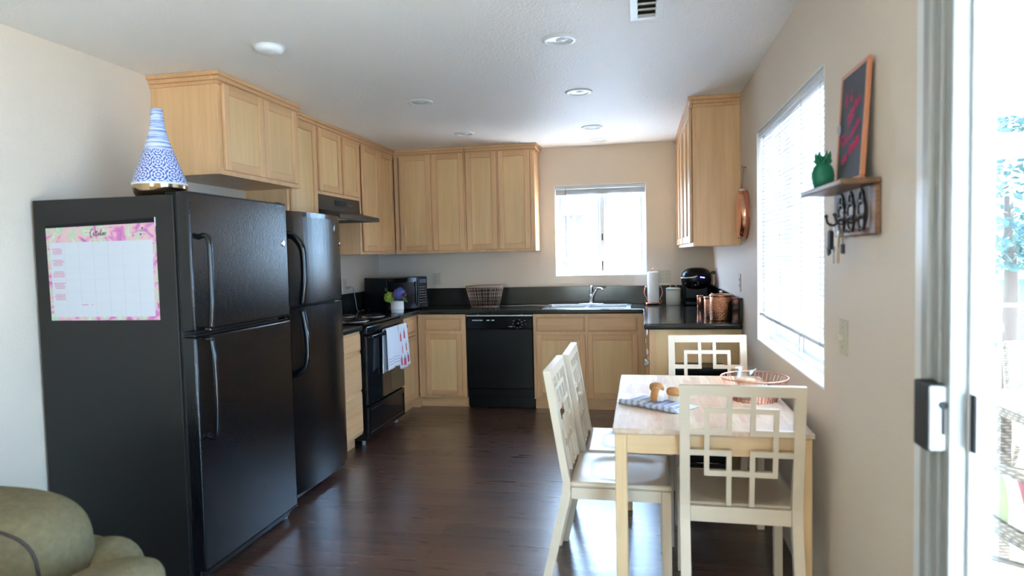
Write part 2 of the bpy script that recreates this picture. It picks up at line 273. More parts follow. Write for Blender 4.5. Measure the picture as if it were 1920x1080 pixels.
# ------------------------------------------------------------------ mesh helpers
ORG = {}
class MB:
    def __init__(s): s.bm = bmesh.new(); s.uv = None
    def box(s, x0, x1, y0, y1, z0, z1, bev=0.0, seg=1, mtx=None):
        r = bmesh.ops.create_cube(s.bm, size=1.0)
        vs = r['verts']
        for v in vs: v.co = Vector(((x0+x1)/2+v.co.x*abs(x1-x0), (y0+y1)/2+v.co.y*abs(y1-y0), (z0+z1)/2+v.co.z*abs(z1-z0)))
        if bev > 0:
            es = list({e for v in vs for e in v.link_edges})
            rr = bmesh.ops.bevel(s.bm, geom=es, offset=bev, segments=seg, affect='EDGES', profile=0.5, clamp_overlap=True)
            vs = list({v for f in rr['faces'] for v in f.verts})
            if seg > 2:
                for f in rr['faces']: f.smooth = True
        if mtx is not None:
            for v in vs: v.co = mtx @ v.co
        return s
    def lathe(s, prof, seg=32, c=(0, 0, 0), ax='z', cap=True, smooth=True, mtx=None):
        rings = []
        L = 0; tot = sum(math.hypot(prof[i+1][0]-prof[i][0], prof[i+1][1]-prof[i][1]) for i in range(len(prof)-1)) or 1
        uv = s.bm.loops.layers.uv.verify()
        acc = [0]
        for i in range(len(prof)-1): acc.append(acc[-1]+math.hypot(prof[i+1][0]-prof[i][0], prof[i+1][1]-prof[i][1])/tot)
        for r, z in prof:
            ring = []
            for k in range(seg):
                a = 2*PI*k/seg; p = (r*math.cos(a), r*math.sin(a), z)
                if ax == 'x': p = (p[2], p[0], p[1])
                elif ax == 'y': p = (p[0], p[2], p[1])
                p = Vector(p)+Vector(c)
                if mtx is not None: p = mtx @ p
                ring.append(s.bm.verts.new(p))
            rings.append(ring)
        for i in range(len(rings)-1):
            for k in range(seg):
                f = s.bm.faces.new((rings[i][k], rings[i][(k+1) % seg], rings[i+1][(k+1) % seg], rings[i+1][k]))
                f.smooth = smooth
                uvs = ((k/seg, acc[i]), ((k+1)/seg, acc[i]), ((k+1)/seg, acc[i+1]), (k/seg, acc[i+1]))
                for lp, q in zip(f.loops, uvs): lp[uv].uv = q
        if cap:
            if prof[0][0] > 1e-5: s.bm.faces.new(list(reversed(rings[0])))
            if prof[-1][0] > 1e-5: s.bm.faces.new(rings[-1])
        return s
    def tube(s, pts, r, seg=8, closed=False, cap=True, flat=1.0):
        pts = [Vector(p) for p in pts]; n_ = len(pts); rings = []
        rad = r if isinstance(r, (list, tuple)) else [r]*n_
        prev = None
        for i, p in enumerate(pts):
            if closed: t = pts[(i+1) % n_]-pts[i-1]
            else: t = pts[min(i+1, n_-1)]-pts[max(i-1, 0)]
            t.normalize()
            if prev is None:
                up = Vector((0, 0, 1)) if abs(t.z) < 0.9 else Vector((1, 0, 0))
                a = t.cross(up).normalized()
            else:
                a = prev - t*prev.dot(t)
                a = a.normalized() if a.length > 1e-6 else t.cross(Vector((0, 0, 1))).normalized()
            prev = a; bb = t.cross(a)
            rings.append([s.bm.verts.new(p + (a*math.cos(2*PI*k/seg) + bb*math.sin(2*PI*k/seg)*flat)*rad[i]) for k in range(seg)])
        m_ = n_ if closed else n_-1
        for i in range(m_):
            A, B = rings[i], rings[(i+1) % n_]
            for k in range(seg):
                f = s.bm.faces.new((A[k], A[(k+1) % seg], B[(k+1) % seg], B[k])); f.smooth = seg > 4
        if cap and not closed:
            s.bm.faces.new(list(reversed(rings[0]))); s.bm.faces.new(rings[-1])
        return s
    def prism(s, poly, a0, a1, plane='xy', smooth=False):
        """poly in the named plane, extruded along the third axis from a0 to a1"""
        def P(u, v, w): return {'xy': (u, v, w), 'xz': (u, w, v), 'yz': (w, u, v)}[plane]
        A = [s.bm.verts.new(P(u, v, a0)) for u, v in poly]; B = [s.bm.verts.new(P(u, v, a1)) for u, v in poly]
        k = len(poly)
        for i in range(k):
            f = s.bm.faces.new((A[i], A[(i+1) % k], B[(i+1) % k], B[i])); f.smooth = smooth
        s.bm.faces.new(list(reversed(A))); s.bm.faces.new(B)
        return s
    def slab(s, xs, ys, skip, z0, z1, bev=0.0, seg=3, plane='xy'):
        """grid slab; cells (i,j) in skip are left open; plane tells what xs, ys, z mean"""
        def P(u, v, w): return {'xy': (u, v, w), 'xz': (u, w, v), 'yz': (w, u, v)}[plane]
        bm = bmesh.new(); V = {}
        for i, x in enumerate(xs):
            for j, y in enumerate(ys): V[i, j] = bm.verts.new(P(x, y, z0))
        fs = []
        for i in range(len(xs)-1):
            for j in range(len(ys)-1):
                if (i, j) not in skip: fs.append(bm.faces.new((V[i, j], V[i+1, j], V[i+1, j+1], V[i, j+1])))
        for v in [v for v in bm.verts if not v.link_faces]: bm.verts.remove(v)
        r = bmesh.ops.extrude_face_region(bm, geom=fs)
        d = Vector(P(0, 0, z1-z0))
        for g in r['geom']:
            if isinstance(g, bmesh.types.BMVert): g.co += d
        bmesh.ops.recalc_face_normals(bm, faces=bm.faces)
        if bev:
            es = [e for e in bm.edges if len(e.link_faces) == 2 and e.calc_face_angle(0) > 0.5]
            bmesh.ops.bevel(bm, geom=es, offset=bev, segments=seg, affect='EDGES', profile=0.5)
        me = bpy.data.meshes.new('tmp'); bm.to_mesh(me); bm.free(); s.bm.from_mesh(me); bpy.data.meshes.remove(me)
        return s
    def blob(s, c, rx, ry, rz, e=2.0, seg=24, rings=14, mtx=None, jit=0.0):
        """superellipsoid; e>2 squarer"""
        def sg(v, p): return math.copysign(abs(v)**p, v)
        q = 2.0/e; R = []
        for i in range(rings+1):
            ph = -PI/2+PI*i/rings; ring = []
            for k in range(seg):
                th = 2*PI*k/seg
                p = Vector((rx*sg(math.cos(ph), q)*sg(math.cos(th), q), ry*sg(math.cos(ph), q)*sg(math.sin(th), q), rz*sg(math.sin(ph), q)))
                if jit: p *= 1+random.uniform(-jit, jit)
                p += Vector(c)
                if mtx is not None: p = mtx @ p
                ring.append(p)
            R.append(ring)
        lo = s.bm.verts.new(R[0][0]); hi = s.bm.verts.new(R[-1][0])
        VR = [[s.bm.verts.new(p) for p in ring] for ring in R[1:-1]]
        for i in range(len(VR)-1):
            for k in range(seg):
                s.bm.faces.new((VR[i][k], VR[i][(k+1) % seg], VR[i+1][(k+1) % seg], VR[i+1][k])).smooth = True
        for k in range(seg):
            s.bm.faces.new((lo, VR[0][(k+1) % seg], VR[0][k])).smooth = True
            s.bm.faces.new((hi, VR[-1][k], VR[-1][(k+1) % seg])).smooth = True
        return s
    def grid(s, fn, nu, nv, thick=0.0, smooth=True):
        """surface fn(u,v)->point over [0,1]^2 with UVs; thick adds a back side"""
        uv = s.bm.loops.layers.uv.verify()
        P = [[Vector(fn(i/nu, j/nv)) for j in range(nv+1)] for i in range(nu+1)]
        def face(vs, uvs):
            f = s.bm.faces.new(vs); f.smooth = smooth
            for lp, q in zip(f.loops, uvs): lp[uv].uv = q
        A = [[s.bm.verts.new(p) for p in r] for r in P]
        for i in range(nu):
            for j in range(nv):
                face((A[i][j], A[i+1][j], A[i+1][j+1], A[i][j+1]), ((i/nu, j/nv), ((i+1)/nu, j/nv), ((i+1)/nu, (j+1)/nv), (i/nu, (j+1)/nv)))
        if thick:
            B = []
            for i in range(nu+1):
                r = []
                for j in range(nv+1):
                    du = P[min(i+1, nu)][j]-P[max(i-1, 0)][j]; dv = P[i][min(j+1, nv)]-P[i][max(j-1, 0)]
                    nn = du.cross(dv); nn = nn.normalized() if nn.length > 1e-12 else Vector((0, 0, 1))
                    r.append(s.bm.verts.new(P[i][j]-nn*thick))
                B.append(r)
            for i in range(nu):
                for j in range(nv):
                    face((B[i][j+1], B[i+1][j+1], B[i+1][j], B[i][j]), ((i/nu, (j+1)/nv), ((i+1)/nu, (j+1)/nv), ((i+1)/nu, j/nv), (i/nu, j/nv)))
            for i in range(nu):
                for j, fl in ((0, 0), (nv, 1)):
                    q = (A[i][j], B[i][j], B[i+1][j], A[i+1][j]); face(q if not fl else tuple(reversed(q)), ((i/nu, j/nv),)*4)
            for j in range(nv):
                for i, fl in ((0, 1), (nu, 0)):
                    q = (A[i][j], B[i][j], B[i][j+1], A[i][j+1]); face(q if not fl else tuple(reversed(q)), ((i/nu, j/nv),)*4)
        return s
    def build(s, name, m_, parent=None, loc=None, recalc=True):
        if recalc: bmesh.ops.recalc_face_normals(s.bm, faces=s.bm.faces)
        org = Vector(loc) if loc is not None else (ORG.get(parent.name, Vector((0, 0, 0))) if parent else Vector((0, 0, 0)))
        me = bpy.data.meshes.new(name)
        for v in s.bm.verts: v.co -= org
        s.bm.to_mesh(me); s.bm.free(); me.materials.append(M[m_])
        o = bpy.data.objects.new(name, me); COL.objects.link(o)
        if parent is not None: o.parent = parent; ORG[o.name] = org
        else: o.location = org; ORG[o.name] = org
        return o
def tag(o, label=None, cat=None, group=None, kind=None):
    if label: o['label'] = label
    if cat: o['category'] = cat
    if group: o['group'] = group
    if kind: o['kind'] = kind
    return o
def thing(name, loc, label, cat, group=None):
    o = bpy.data.objects.new(name, None); COL.objects.link(o); o.location = loc; o.empty_display_size = 0.05
    ORG[o.name] = Vector(loc); return tag(o, label, cat, group)
def struct(mb, name, m_, loc=None):
    return tag(mb.build(name, m_, loc=loc), kind='structure')
def copy_tree(o, parent=None):
    c = o.copy(); COL.objects.link(c); c.parent = parent
    ORG[c.name] = ORG.get(o.name, Vector((0, 0, 0)))
    for ch in list(o.children): copy_tree(ch, c)
    return c
def arc(c, r, a0, a1, n_, plane='xz'):
    out = []
    for i in range(n_+1):
        a = a0+(a1-a0)*i/n_; u, v = r*math.cos(a), r*math.sin(a)
        out.append({'xz': (c[0]+u, c[1], c[2]+v), 'yz': (c[0], c[1]+u, c[2]+v), 'xy': (c[0]+u, c[1]+v, c[2])}[plane])
    return out
def smooth_path(pts, n_=6):
    P = [Vector(p) for p in pts]; out = []
    for i in range(len(P)-1):
        p0, p1, p2, p3 = P[max(i-1, 0)], P[i], P[i+1], P[min(i+2, len(P)-1)]
        for k in range(n_):
            t = k/n_
            out.append(0.5*((2*p1)+(-p0+p2)*t+(2*p0-5*p1+4*p2-p3)*t*t+(-p0+3*p1-3*p2+p3)*t**3))
    out.append(P[-1]); return out
# wall frames: f(u, n, z) with n = distance out of the wall
def boxf(mb, f, u0, u1, n0, n1, z0, z1, bev=0.0, seg=1):
    a = f(u0, n0, z0); b_ = f(u1, n1, z1)
    return mb.box(min(a[0], b_[0]), max(a[0], b_[0]), min(a[1], b_[1]), max(a[1], b_[1]), min(a[2], b_[2]), max(a[2], b_[2]), bev, seg)
FB = lambda u, n_, z: (u, -n_, z)          # back wall, u = x
FL = lambda u, n_, z: (-W+n_, u, z)        # left wall, u = y
FR = lambda u, n_, z: (-n_, u, z)          # right wall, u = y
# ================================================================== SETTING
WY0, WY1, WZ0, WZ1 = -2.365, -3.764, 0.860, 2.040      # right window
BX0, BX1, BZ0, BZ1 = -1.4586, -0.5935, 1.161, 2.030    # back window
DY0, DY1, DZ = -4.66, -6.75, 2.14                      # sliding door
RY = -12.0  # unseen rear wall, set far back to even out the light from behind
struct(MB().box(-W-0.15, 0.15, RY-0.15, 0.15, -0.2, 0), 'floor', 'floor')
struct(MB().box(-W-0.15, 0.15, RY-0.15, 0.15, H, H+0.2), 'ceiling', 'ceil')
M['carpet'] = textured('beige_bounce_carpet', (0.62, 0.56, 0.48), 0.95, 300, 0.5, 0.003)
struct(MB().box(-W+0.001, -0.001, RY+0.001, -5.35, 0.0005, 0.012, 0.003), 'added_bounce_carpet', 'carpet')  # pale carpet added out of view to bounce light up to the ceiling
struct(MB().box(-W-0.15, -W, RY, 0.0, 0, H), 'wall_left', 'wall')
struct(MB().slab([-W-0.15, BX0, BX1, 0.15], [0, BZ0, BZ1, H], {(1, 1)}, 0.0, 0.15, plane='xz'), 'wall_back', 'wall')
struct(MB().slab([RY, DY1, -4.61, WY1, WY0, 0.0], [0, WZ0, WZ1, DZ, H], {(1, 0), (1, 1), (1, 2), (3, 1)}, 0.0, 0.125, plane='yz'), 'wall_right', 'wall')
struct(MB().slab([-W-0.15, -2.7, -1.0, 0.15], [0, 0.3, 2.2, H], {(1, 1)}, RY-0.15, RY, plane='xz'), 'wall_rear', 'wall')
mb = MB(); fr3 = lambda u, n_, z: (u, RY+n_, z)
for a, b_, c, d in ((-2.7, -1.0, 0.3, 0.36), (-2.7, -1.0, 2.14, 2.2), (-2.7, -2.64, 0.36, 2.14), (-1.06, -1.0, 0.36, 2.14), (-1.88, -1.82, 0.36, 2.14)): boxf(mb, fr3, a, b_, -0.12, -0.06, c, d)

w3 = struct(mb, 'added_rear_window', 'vinyl')  # window added in the unseen rear wall to light the room from behind
MB().box(-2.64, -1.06, RY-0.095, RY-0.09, 0.36, 2.14).build('pane', 'warming_glass', w3)
def frame_ring(mb, f, u0, u1, z0, z1, n0, n1, w, bev=0.002):
    boxf(mb, f, u0, u1, n0, n1, z0, z0+w, bev); boxf(mb, f, u0, u1, n0, n1, z1-w, z1, bev)
    boxf(mb, f, u0, u0+w, n0, n1, z0+w, z1-w, bev); boxf(mb, f, u1-w, u1, n0, n1, z0+w, z1-w, bev)
def window(name, f, u0, u1, z0, z1, mull):
    mb = MB(); frame_ring(mb, f, u0+0.004, u1-0.004, z0+0.004, z1-0.004, -0.122, -0.070, 0.030)
    boxf(mb, f, mull-0.022, mull+0.022, -0.115, -0.074, z0+0.034, z1-0.034, 0.002)
    w = struct(mb, name, 'vinyl')
    mb = MB(); frame_ring(mb, f, u0+0.036, mull-0.024, z0+0.036, z1-0.036, -0.108, -0.085, 0.022)
    frame_ring(mb, f, mull+0.024, u1-0.036, z0+0.036, z1-0.036, -0.117, -0.093, 0.022)
    s_ = mb.build('sash_frame', 'alu', w)
    boxf(MB(), f, u0+0.055, mull-0.04, -0.098, -0.095, z0+0.055, z1-0.055).build('pane', 'glass', w)
    boxf(MB(), f, mull+0.04, u1-0.055, -0.106, -0.103, z0+0.055, z1-0.055).build('pane', 'glass', w)
    mb = MB(); t = 0.006
    boxf(mb, f, u0, u1, -0.070, 0.001, z1-t, z1); boxf(mb, f, u0, u0+t, -0.070, 0.001, z0, z1); boxf(mb, f, u1-t, u1, -0.070, 0.001, z0, z1)
    mb.build('reveal', 'recess_white', w)
    boxf(MB(), f, u0, u1, -0.070, 0.002, z0, z0+0.010, 0.002).build('window_sill', 'recess_white', w)
    return w
win1 = window('window_1', FR, WY1, WY0, WZ0, WZ1, -3.045)
win2 = window('window_2', FB, BX0, BX1, BZ0, BZ1, -1.010)
boxf(MB(), FB, -1.016, -1.004, -0.075, -0.066, 1.50, 1.565, 0.002).build('latch', 'matte_black', win2)
boxf(MB(), FB, -1.018, -1.006, -0.075, -0.070, 1.205, 1.30, 0.001).build('track_slot', 'matte_black', win2)
# sliding patio door in the right wall
mb = MB().box(-0.014, 0.105, DY0, -4.607, 0, DZ+0.04, 0.002)
mb.box(-0.014, 0.15, DY1-0.04, DY1, 0, DZ+0.04, 0.002).box(-0.014, 0.15, DY1, DY0, DZ, DZ+0.04, 0.002)
door = struct(mb, 'door_1', 'white_trim')
mb = MB().box(-0.022, 0.03, -4.700, -4.661, 0.02, DZ, 0.004).box(-0.012, 0.03, -4.738, -4.700, 0.02, DZ, 0.003)
mb.box(-0.020, 0.02, -4.752, -4.743, 0.02, DZ, 0.002).box(-0.014, 0.02, -4.790, -4.757, 0.02, DZ, 0.002)
mb.build('door_jamb', 'door_grey', door)
MB().box(-0.004, 0.02, -4.760, -4.735, 0.02, DZ).build('weather_strip', 'door_dark', door)
mb = MB().box(0.021, 0.034, -4.800, -4.745, 0.02, DZ, 0.002).box(0.038, 0.066, -4.792, -4.745, 0.02, DZ, 0.002).box(0.021, 0.080, -4.746, -4.670, 0.02, DZ)
mb.build('door_stile', 'vinyl', door)
MB().box(0.0335, 0.0385, -4.786, -4.747, 1.62, DZ).build('seal', 'door_dark', door)
hd = MB().box(-0.052, -0.012, -4.772, -4.705, 0.935, 1.082, 0.004, 2).build('door_handle', 'matte_black', door)
MB().box(-0.047, -0.006, -4.778, -4.770, 0.938, 1.079, 0.003).build('handle_plate', 'silver_paint', hd)
mb = MB().box(-0.024, -0.019, -4.781, -4.777, 0.975, 1.035).lathe([(0.0085, -4.782), (0.0085, -4.776)], 16, (-0.0215, 0, 1.038), 'y')
mb.build('keyhole', 'matte_black', hd)
MB().box(0.020, 0.0275, -4.818, -4.80, 0.945, 1.068, 0.002).build('outer_handle', 'matte_black', door)
mb = MB().box(0.045, 0.06, DY1, -4.800, 0.02, 0.07).box(0.045, 0.06, DY1, -4.80, DZ-0.05, DZ)
mb.build('door_rail', 'vinyl', door)
MB().box(0.050, 0.054, DY1, -4.800, 0.07, DZ-0.05).build('pane', 'dimming_glass', door)

# ceiling air vent (fixed in the ceiling)
v_ = thing('ceiling_vent', (-0.612, -3.50, H), 'white framed air vent with dark louvres set in the ceiling', 'vent')
mb = MB(); frame_ring(mb, lambda u, n_, z: (u, z, H-n_), -0.683, -0.546, -3.72, -3.335, 0.0, 0.008, 0.032, 0.001)
mb.build('frame', 'white_trim', v_)
MB().box(-0.655, -0.575, -3.70, -3.365, H-0.002, H-0.0005).build('backing', 'hood', v_)
for k in range(5):
    y = -3.69+k*0.066
    mt = Matrix.Translation((-0.614, y+0.033, H-0.006)) @ Matrix.Rotation(0.20, 4, 'X')
    MB().box(-0.0395, 0.0395, -0.026, 0.026, -0.001, 0.001, mtx=mt).build('louvre', 'porch_paint', v_)

# recessed ceiling lights
def downlight(x, y, label):
    t = thing('recessed_light', (x, y, H), label, 'ceiling light', 'recessed ceiling lights')
    MB().lathe([(0.060, H-0.0005), (0.058, H-0.006), (0.066, H-0.010), (0.083, H-0.006), (0.087, H-0.0005)], 40, (x, y, 0), cap=False).build('trim_ring', 'white_trim', t)
    MB().lathe([(0.059, H-0.005), (0.040, H-0.0015), (0.0, H-0.0012)], 32, (x, y, 0), cap=False).build('baffle', 'white_enamel', t)
    MB().lathe([(0.0, H-0.004), (0.024, H-0.004), (0.026, H-0.0018)], 24, (x+0.008, y+0.004, 0), cap=False).build('lamp', 'white_plastic', t)
downlight(-1.017, -3.151, 'nearest and largest recessed downlight, below the ceiling vent')
downlight(-2.060, -2.137, 'recessed downlight nearer the camera in the left row, beyond the domed light')
downlight(-1.022, -2.111, 'recessed downlight second from the camera in the right row')
downlight(-2.073, -0.970, 'far left recessed downlight in front of the back wall cabinets')
downlight(-1.024, -0.918, 'recessed downlight third from the camera in the right row')
downlight(-1.007, -0.293, 'farthest recessed downlight, close to the wall above the sink window')
t = thing('dome_light', (-2.375, -3.405, H), 'white domed light cover on the ceiling near the refrigerator cabinet', 'ceiling light')
MB().lathe([(0.066, H-0.0005), (0.066, H-0.012), (0.060, H-0.024), (0.045, H-0.031), (0.0, H-0.034)], 40, (-2.375, -3.405, 0), cap=False).build('cover', 'white_plastic', t)
MB().lathe([(0.072, H-0.0005), (0.072, H-0.004), (0.066, H-0.005)], 40, (-2.375, -3.405, 0), cap=False).build('trim_ring', 'white_trim', t)

# ---------------------------------------------------------------- window blinds
t = thing('venetian_blind', (0.03, -3.06, WZ1), 'white venetian blind lowered over the large right window', 'window blind')
MB().box(0.006, 0.046, WY1+0.008, WY0-0.008, WZ1-0.036, WZ1-0.007, 0.003).build('headrail', 'blind_rail', t)
zb = 1.022
mb = MB(); n_s = 46; z = WZ1-0.045; dz = (z-0.018-zb)/n_s
for k in range(n_s+1):
    mt = Matrix.Translation((0.026, -3.0645, z-k*dz)) @ Matrix.Rotation(math.radians(-62), 4, 'Y')
    mb.box(-0.0128, 0.0128, WY1+0.012+3.0645, WY0-0.012+3.0645, -0.0005, 0.0005, mtx=mt)
mb.build('slats', 'blind', t)
mb = MB().box(0.014, 0.040, WY1+0.010, WY0-0.010, zb-0.020, zb, 0.004)
mb.build('bottom_rail', 'blind_rail', t)
mb = MB()
for y in (-2.50, -2.92, -3.36, -3.66):
    for dx in (0.012, 0.0405): mb.box(dx-0.0006, dx+0.0006, y-0.002, y+0.002, zb-0.018, WZ1-0.04)
mb.build('ladder_cord', 'cord', t)
t = thing('venetian_blind', (-1.03, 0.03, BZ1), 'white venetian blind fully raised at the top of the sink window', 'window blind')
MB().box(BX0+0.008, BX1-0.008, 0.008, 0.048, BZ1-0.034, BZ1-0.007, 0.003).build('headrail', 'blind_rail', t)
mb = MB()
for k in range(16): mb.box(BX0+0.012, BX1-0.012, 0.014, 0.040, BZ1-0.040-k*0.0028, BZ1-0.0385-k*0.0028)
mb.build('slats', 'blind_rail', t)
MB().box(BX0+0.011, BX1-0.011, 0.013, 0.041, BZ1-0.092, BZ1-0.084, 0.002).build('bottom_rail', 'blind_rail', t)
MB().tube([(-1.352, 0.006, BZ1-0.03), (-1.350, 0.007, 1.265)], 0.003, 6).build('tilt_wand', 'cord', t)

# ================================================================== CABINETS
def shaker(f, u0, u1, z0, z1, nf, name, parent, wv='maple_z', rail=0.052, panel='maple_panel', rail_m=None, th=0.019):
    """door: stiles and rails with a sunk panel; nf = face of the carcase"""
    n0, n1 = nf+0.001, nf+th
    mb = MB(); boxf(mb, f, u0+rail-0.004, u1-rail+0.004, n0, n0+0.008, z0+rail-0.004, z1-rail+0.004)
    d = mb.build(name, panel, parent)
    for a, b_ in ((u0, u0+rail), (u1-rail, u1)):
        mb = MB(); boxf(mb, f, a, b_, n0, n1, z0, z1, 0.003); mb.build('stile', wv, d)
    for a, b_ in ((z1-rail, z1-0.0005), (z0+0.0005, z0+rail)):
        mb = MB(); boxf(mb, f, u0+rail, u1-rail, n0, n1-0.0015, a, b_, 0.0025); mb.build('rail', rail_m or 'maple_rail_x', d)
    return d
def slabdrawer(f, u0, u1, z0, z1, nf, parent, m_='maple_rail_x', name='drawer_front'):
    mb = MB(); boxf(mb, f, u0, u1, nf+0.001, nf+0.012, z0, z1, 0.003)
    boxf(mb, f, u0+0.010, u1-0.010, nf+0.010, nf+0.019, z0+0.010, z1-0.010, 0.006)
    return mb.build(name, m_, parent)
def crown(f, u0, u1, n1, parent, side0=False, side1=False, n_in=0.0, axis='x', ret=None):
    """moulding along the face at n1, with optional returns at the ends"""
    mb = MB(); a, b_ = u0-(0.03 if side0 else 0), u1+(0.03 if side1 else 0)
    for zz0, zz1, o in ((2.330, 2.350, 0.008), (2.350, 2.372, 0.018), (2.372, H-0.001, 0.030)):
        aa, bb = u0-(o if side0 else 0), u1+(o if side1 else 0)
        boxf(mb, f, aa, bb, n1-0.004, n1+o, zz0, zz1, 0.002)
        if side0: boxf(mb, f, u0-o, u0-0.0002, n_in+0.001, n1-0.0042, zz0, zz1, 0.002)
        if side1: boxf(mb, f, u1+0.0002, u1+o, n_in+0.001, n1-0.0042, zz0, zz1, 0.002)
    return mb.build('crown_moulding', 'maple_rail_'+axis, parent)
def upper(f, axis, u0, u1, z0, depth, doors, label, zt=2.34, side0=False, side1=False, panel='maple_panel', cr=True):
    c = f((u0+u1)/2, 0, z0)
    t = thing('wall_cabinet', c, label, 'cabinet', 'upper kitchen cabinets')
    mb = MB(); boxf(mb, f, u0+0.0005, u1-0.0005, 0.001, depth-0.02, z0, H-0.006, 0.001); mb.build('body', 'maple_z', t)
    mb = MB(); fz0, fz1 = z0-0.002, H-0.008
    boxf(mb, f, u0+0.0002, u1-0.0002, depth-0.02, depth, fz0, z0+0.034, 0.001)
    boxf(mb, f, u0+0.0002, u1-0.0002, depth-0.02, depth, 2.325, fz1, 0.001)
    us = [u0+0.0002]+[0.5*(doors[i][1]+doors[i+1][0]) for i in range(len(doors)-1) if doors[i+1][0]-doors[i][1] > 0.008]+[u1-0.0002]
    for k, u in enumerate(us):
        w_ = 0.038
        a, b_ = (u, u+w_) if k == 0 else ((u-w_, u) if k == len(us)-1 else (u-w_/2, u+w_/2))
        boxf(mb, f, a, b_, depth-0.02, depth, z0+0.034, 2.325, 0.001)
    mb.build('face_frame', 'maple_z', t)
    for a, b_ in doors: shaker(f, a, b_, z0+0.022, zt, depth, 'door', t, rail_m='maple_rail_'+axis, panel=panel)
    if cr: crown(f, u0, u1, depth, t, side0, side1, 0, axis)
    return t
UZ = 1.4147
c1 = upper(FL, 'y', -3.116, -2.268, 1.853, 0.405, [(-3.086, -2.700), (-2.692, -2.318)], 'deep maple cabinet above the refrigerators with two doors', side0=True)
c2 = upper(FL, 'y', -2.266, -1.853, UZ, 0.305, [(-2.228, -1.866)], 'tall single-door maple cabinet rising behind the farther refrigerator')
c3 = upper(FL, 'y', -1.851, -1.112, 1.862, 0.305, [(-1.826, -1.462), (-1.432, -1.124)], 'short two-door maple cabinet above the range hood')
c4 = upper(FL, 'y', -1.110, -0.312, UZ, 0.305, [(-1.062, -0.712), (-0.704, -0.364)], 'tall maple corner cabinet right of the range hood')
# backing between hood and counter (plywood end of the corner cabinet is the body side)
c5 = upper(FB, 'x', -2.958, -2.256, UZ, 0.305, [(-2.900, -2.590), (-2.575, -2.268)], 'maple wall cabinet on the back wall nearest the corner')
c6 = upper(FB, 'x', -2.254, -1.600, UZ, 0.305, [(-2.246, -1.953), (-1.937, -1.640)], 'maple wall cabinet left of the sink window', side1=True)
c7 = upper(FR, 'y', -1.744, -0.870, UZ-0.004, 0.305, [(-1.712, -1.312), (-1.304, -0.904)], 'maple wall cabinet on the right, nearer unit with the plain end panel', side0=True)
c8 = upper(FR, 'y', -0.868, -0.002, UZ-0.004, 0.305, [(-0.836, -0.445), (-0.437, -0.040)], 'maple wall cabinet on the right, farther unit in the corner')

CT, TH = 0.8968, 0.040; CB = CT-TH
def base(f, axis, u0, u1, depth, label, fronts, hollow=False, group='lower kitchen cabinets', n0=0.001, zt=None):
    c = f((u0+u1)/2, 0, 0); t = thing('base_cabinet', c, label, 'cabinet', group)
    mb = MB(); boxf(mb, f, u0+0.0005, u1-0.0005, n0, depth-0.002, 0.10, 0.70 if hollow else CB-0.001, 0.001)
    if hollow: boxf(mb, f, u0+0.0005, u1-0.0005, depth-0.020, depth-0.002, 0.699, CB-0.001)
    mb.build('body', 'maple_z', t)
    mb = MB(); boxf(mb, f, u0+0.0005, u1-0.0005, n0, depth-0.068, 0.001, 0.10); mb.build('toe_kick', 'maple_'+axis, t)
    for k in fronts:
        if k[0] == 'dr': slabdrawer(f, k[1], k[2], k[3], k[4], depth-0.002, t, 'maple_rail_'+axis)
        else: shaker(f, k[1], k[2], k[3], k[4], depth-0.002, 'door', t, rail=0.048, rail_m='maple_rail_'+axis)
    return t
b1 = base(FL, 'y', -2.262, -1.868, 0.610, 'maple drawer cabinet between the farther refrigerator and the stove', [('dr', -2.236, -1.884, 0.712, 0.838), ('dr', -2.236, -1.884, 0.428, 0.700), ('dr', -2.236, -1.884, 0.118, 0.416)])
b2 = base(FL, 'y', -1.100, -0.612, 0.610, 'maple base cabinet right of the stove in the corner', [('dr', -1.075, -0.690, 0.706, 0.826), ('do', -1.075, -0.690, 0.120, 0.680)])
b3 = base(FB, 'x', -W+0.612, -2.206, 0.610, 'maple base cabinet left of the dishwasher', [('dr', -2.584, -2.243, 0.709, 0.826), ('do', -2.584, -2.243, 0.120, 0.680)])
b4 = base(FB, 'x', -1.590, -0.604, 0.610, 'maple sink cabinet with two doors under the window', [('dr', -1.563, -1.134, 0.699, 0.831), ('dr', -1.109, -0.686, 0.699, 0.831), ('do', -1.563, -1.134, 0.119, 0.675), ('do', -1.115, -0.686, 0.119, 0.675)], True)
b5 = base(FR, 'y', -1.780, -0.612, 0.602, 'maple base cabinet of the right-hand counter with plain end panel', [('dr', -1.755, -1.22, 0.706, 0.826), ('do', -1.755, -1.22, 0.120, 0.680), ('dr', -1.20, -0.68, 0.706, 0.826), ('do', -1.20, -0.68, 0.120, 0.680)])
MB().box(-W+0.542, -W+0.612, -0.6125, -0.543, 0.001, 0.0995).build('toe_kick', 'maple_x', b3)
MB().box(-0.600, -0.002, -1.784, -1.780, 0.001, CB-0.001).build('end_panel', 'maple_panel', b5)
MB().box(-0.602, -0.562, -1.792, -1.784, 0.001, CB-0.001, 0.001).build('end_stile', 'maple_z', b5)
mb = MB().box(-0.640, -0.622, -1.772, -1.752, 0.60, 0.66, 0.003).box(-0.628, -0.604, -1.786, -1.764, 0.61, 0.645, 0.003)
mb.build('hinge', 'chrome', b5)
MB().box(-0.632, -0.621, -1.766, -1.75, 0.755, 0.80, 0.003).build('hinge', 'chrome', b5)

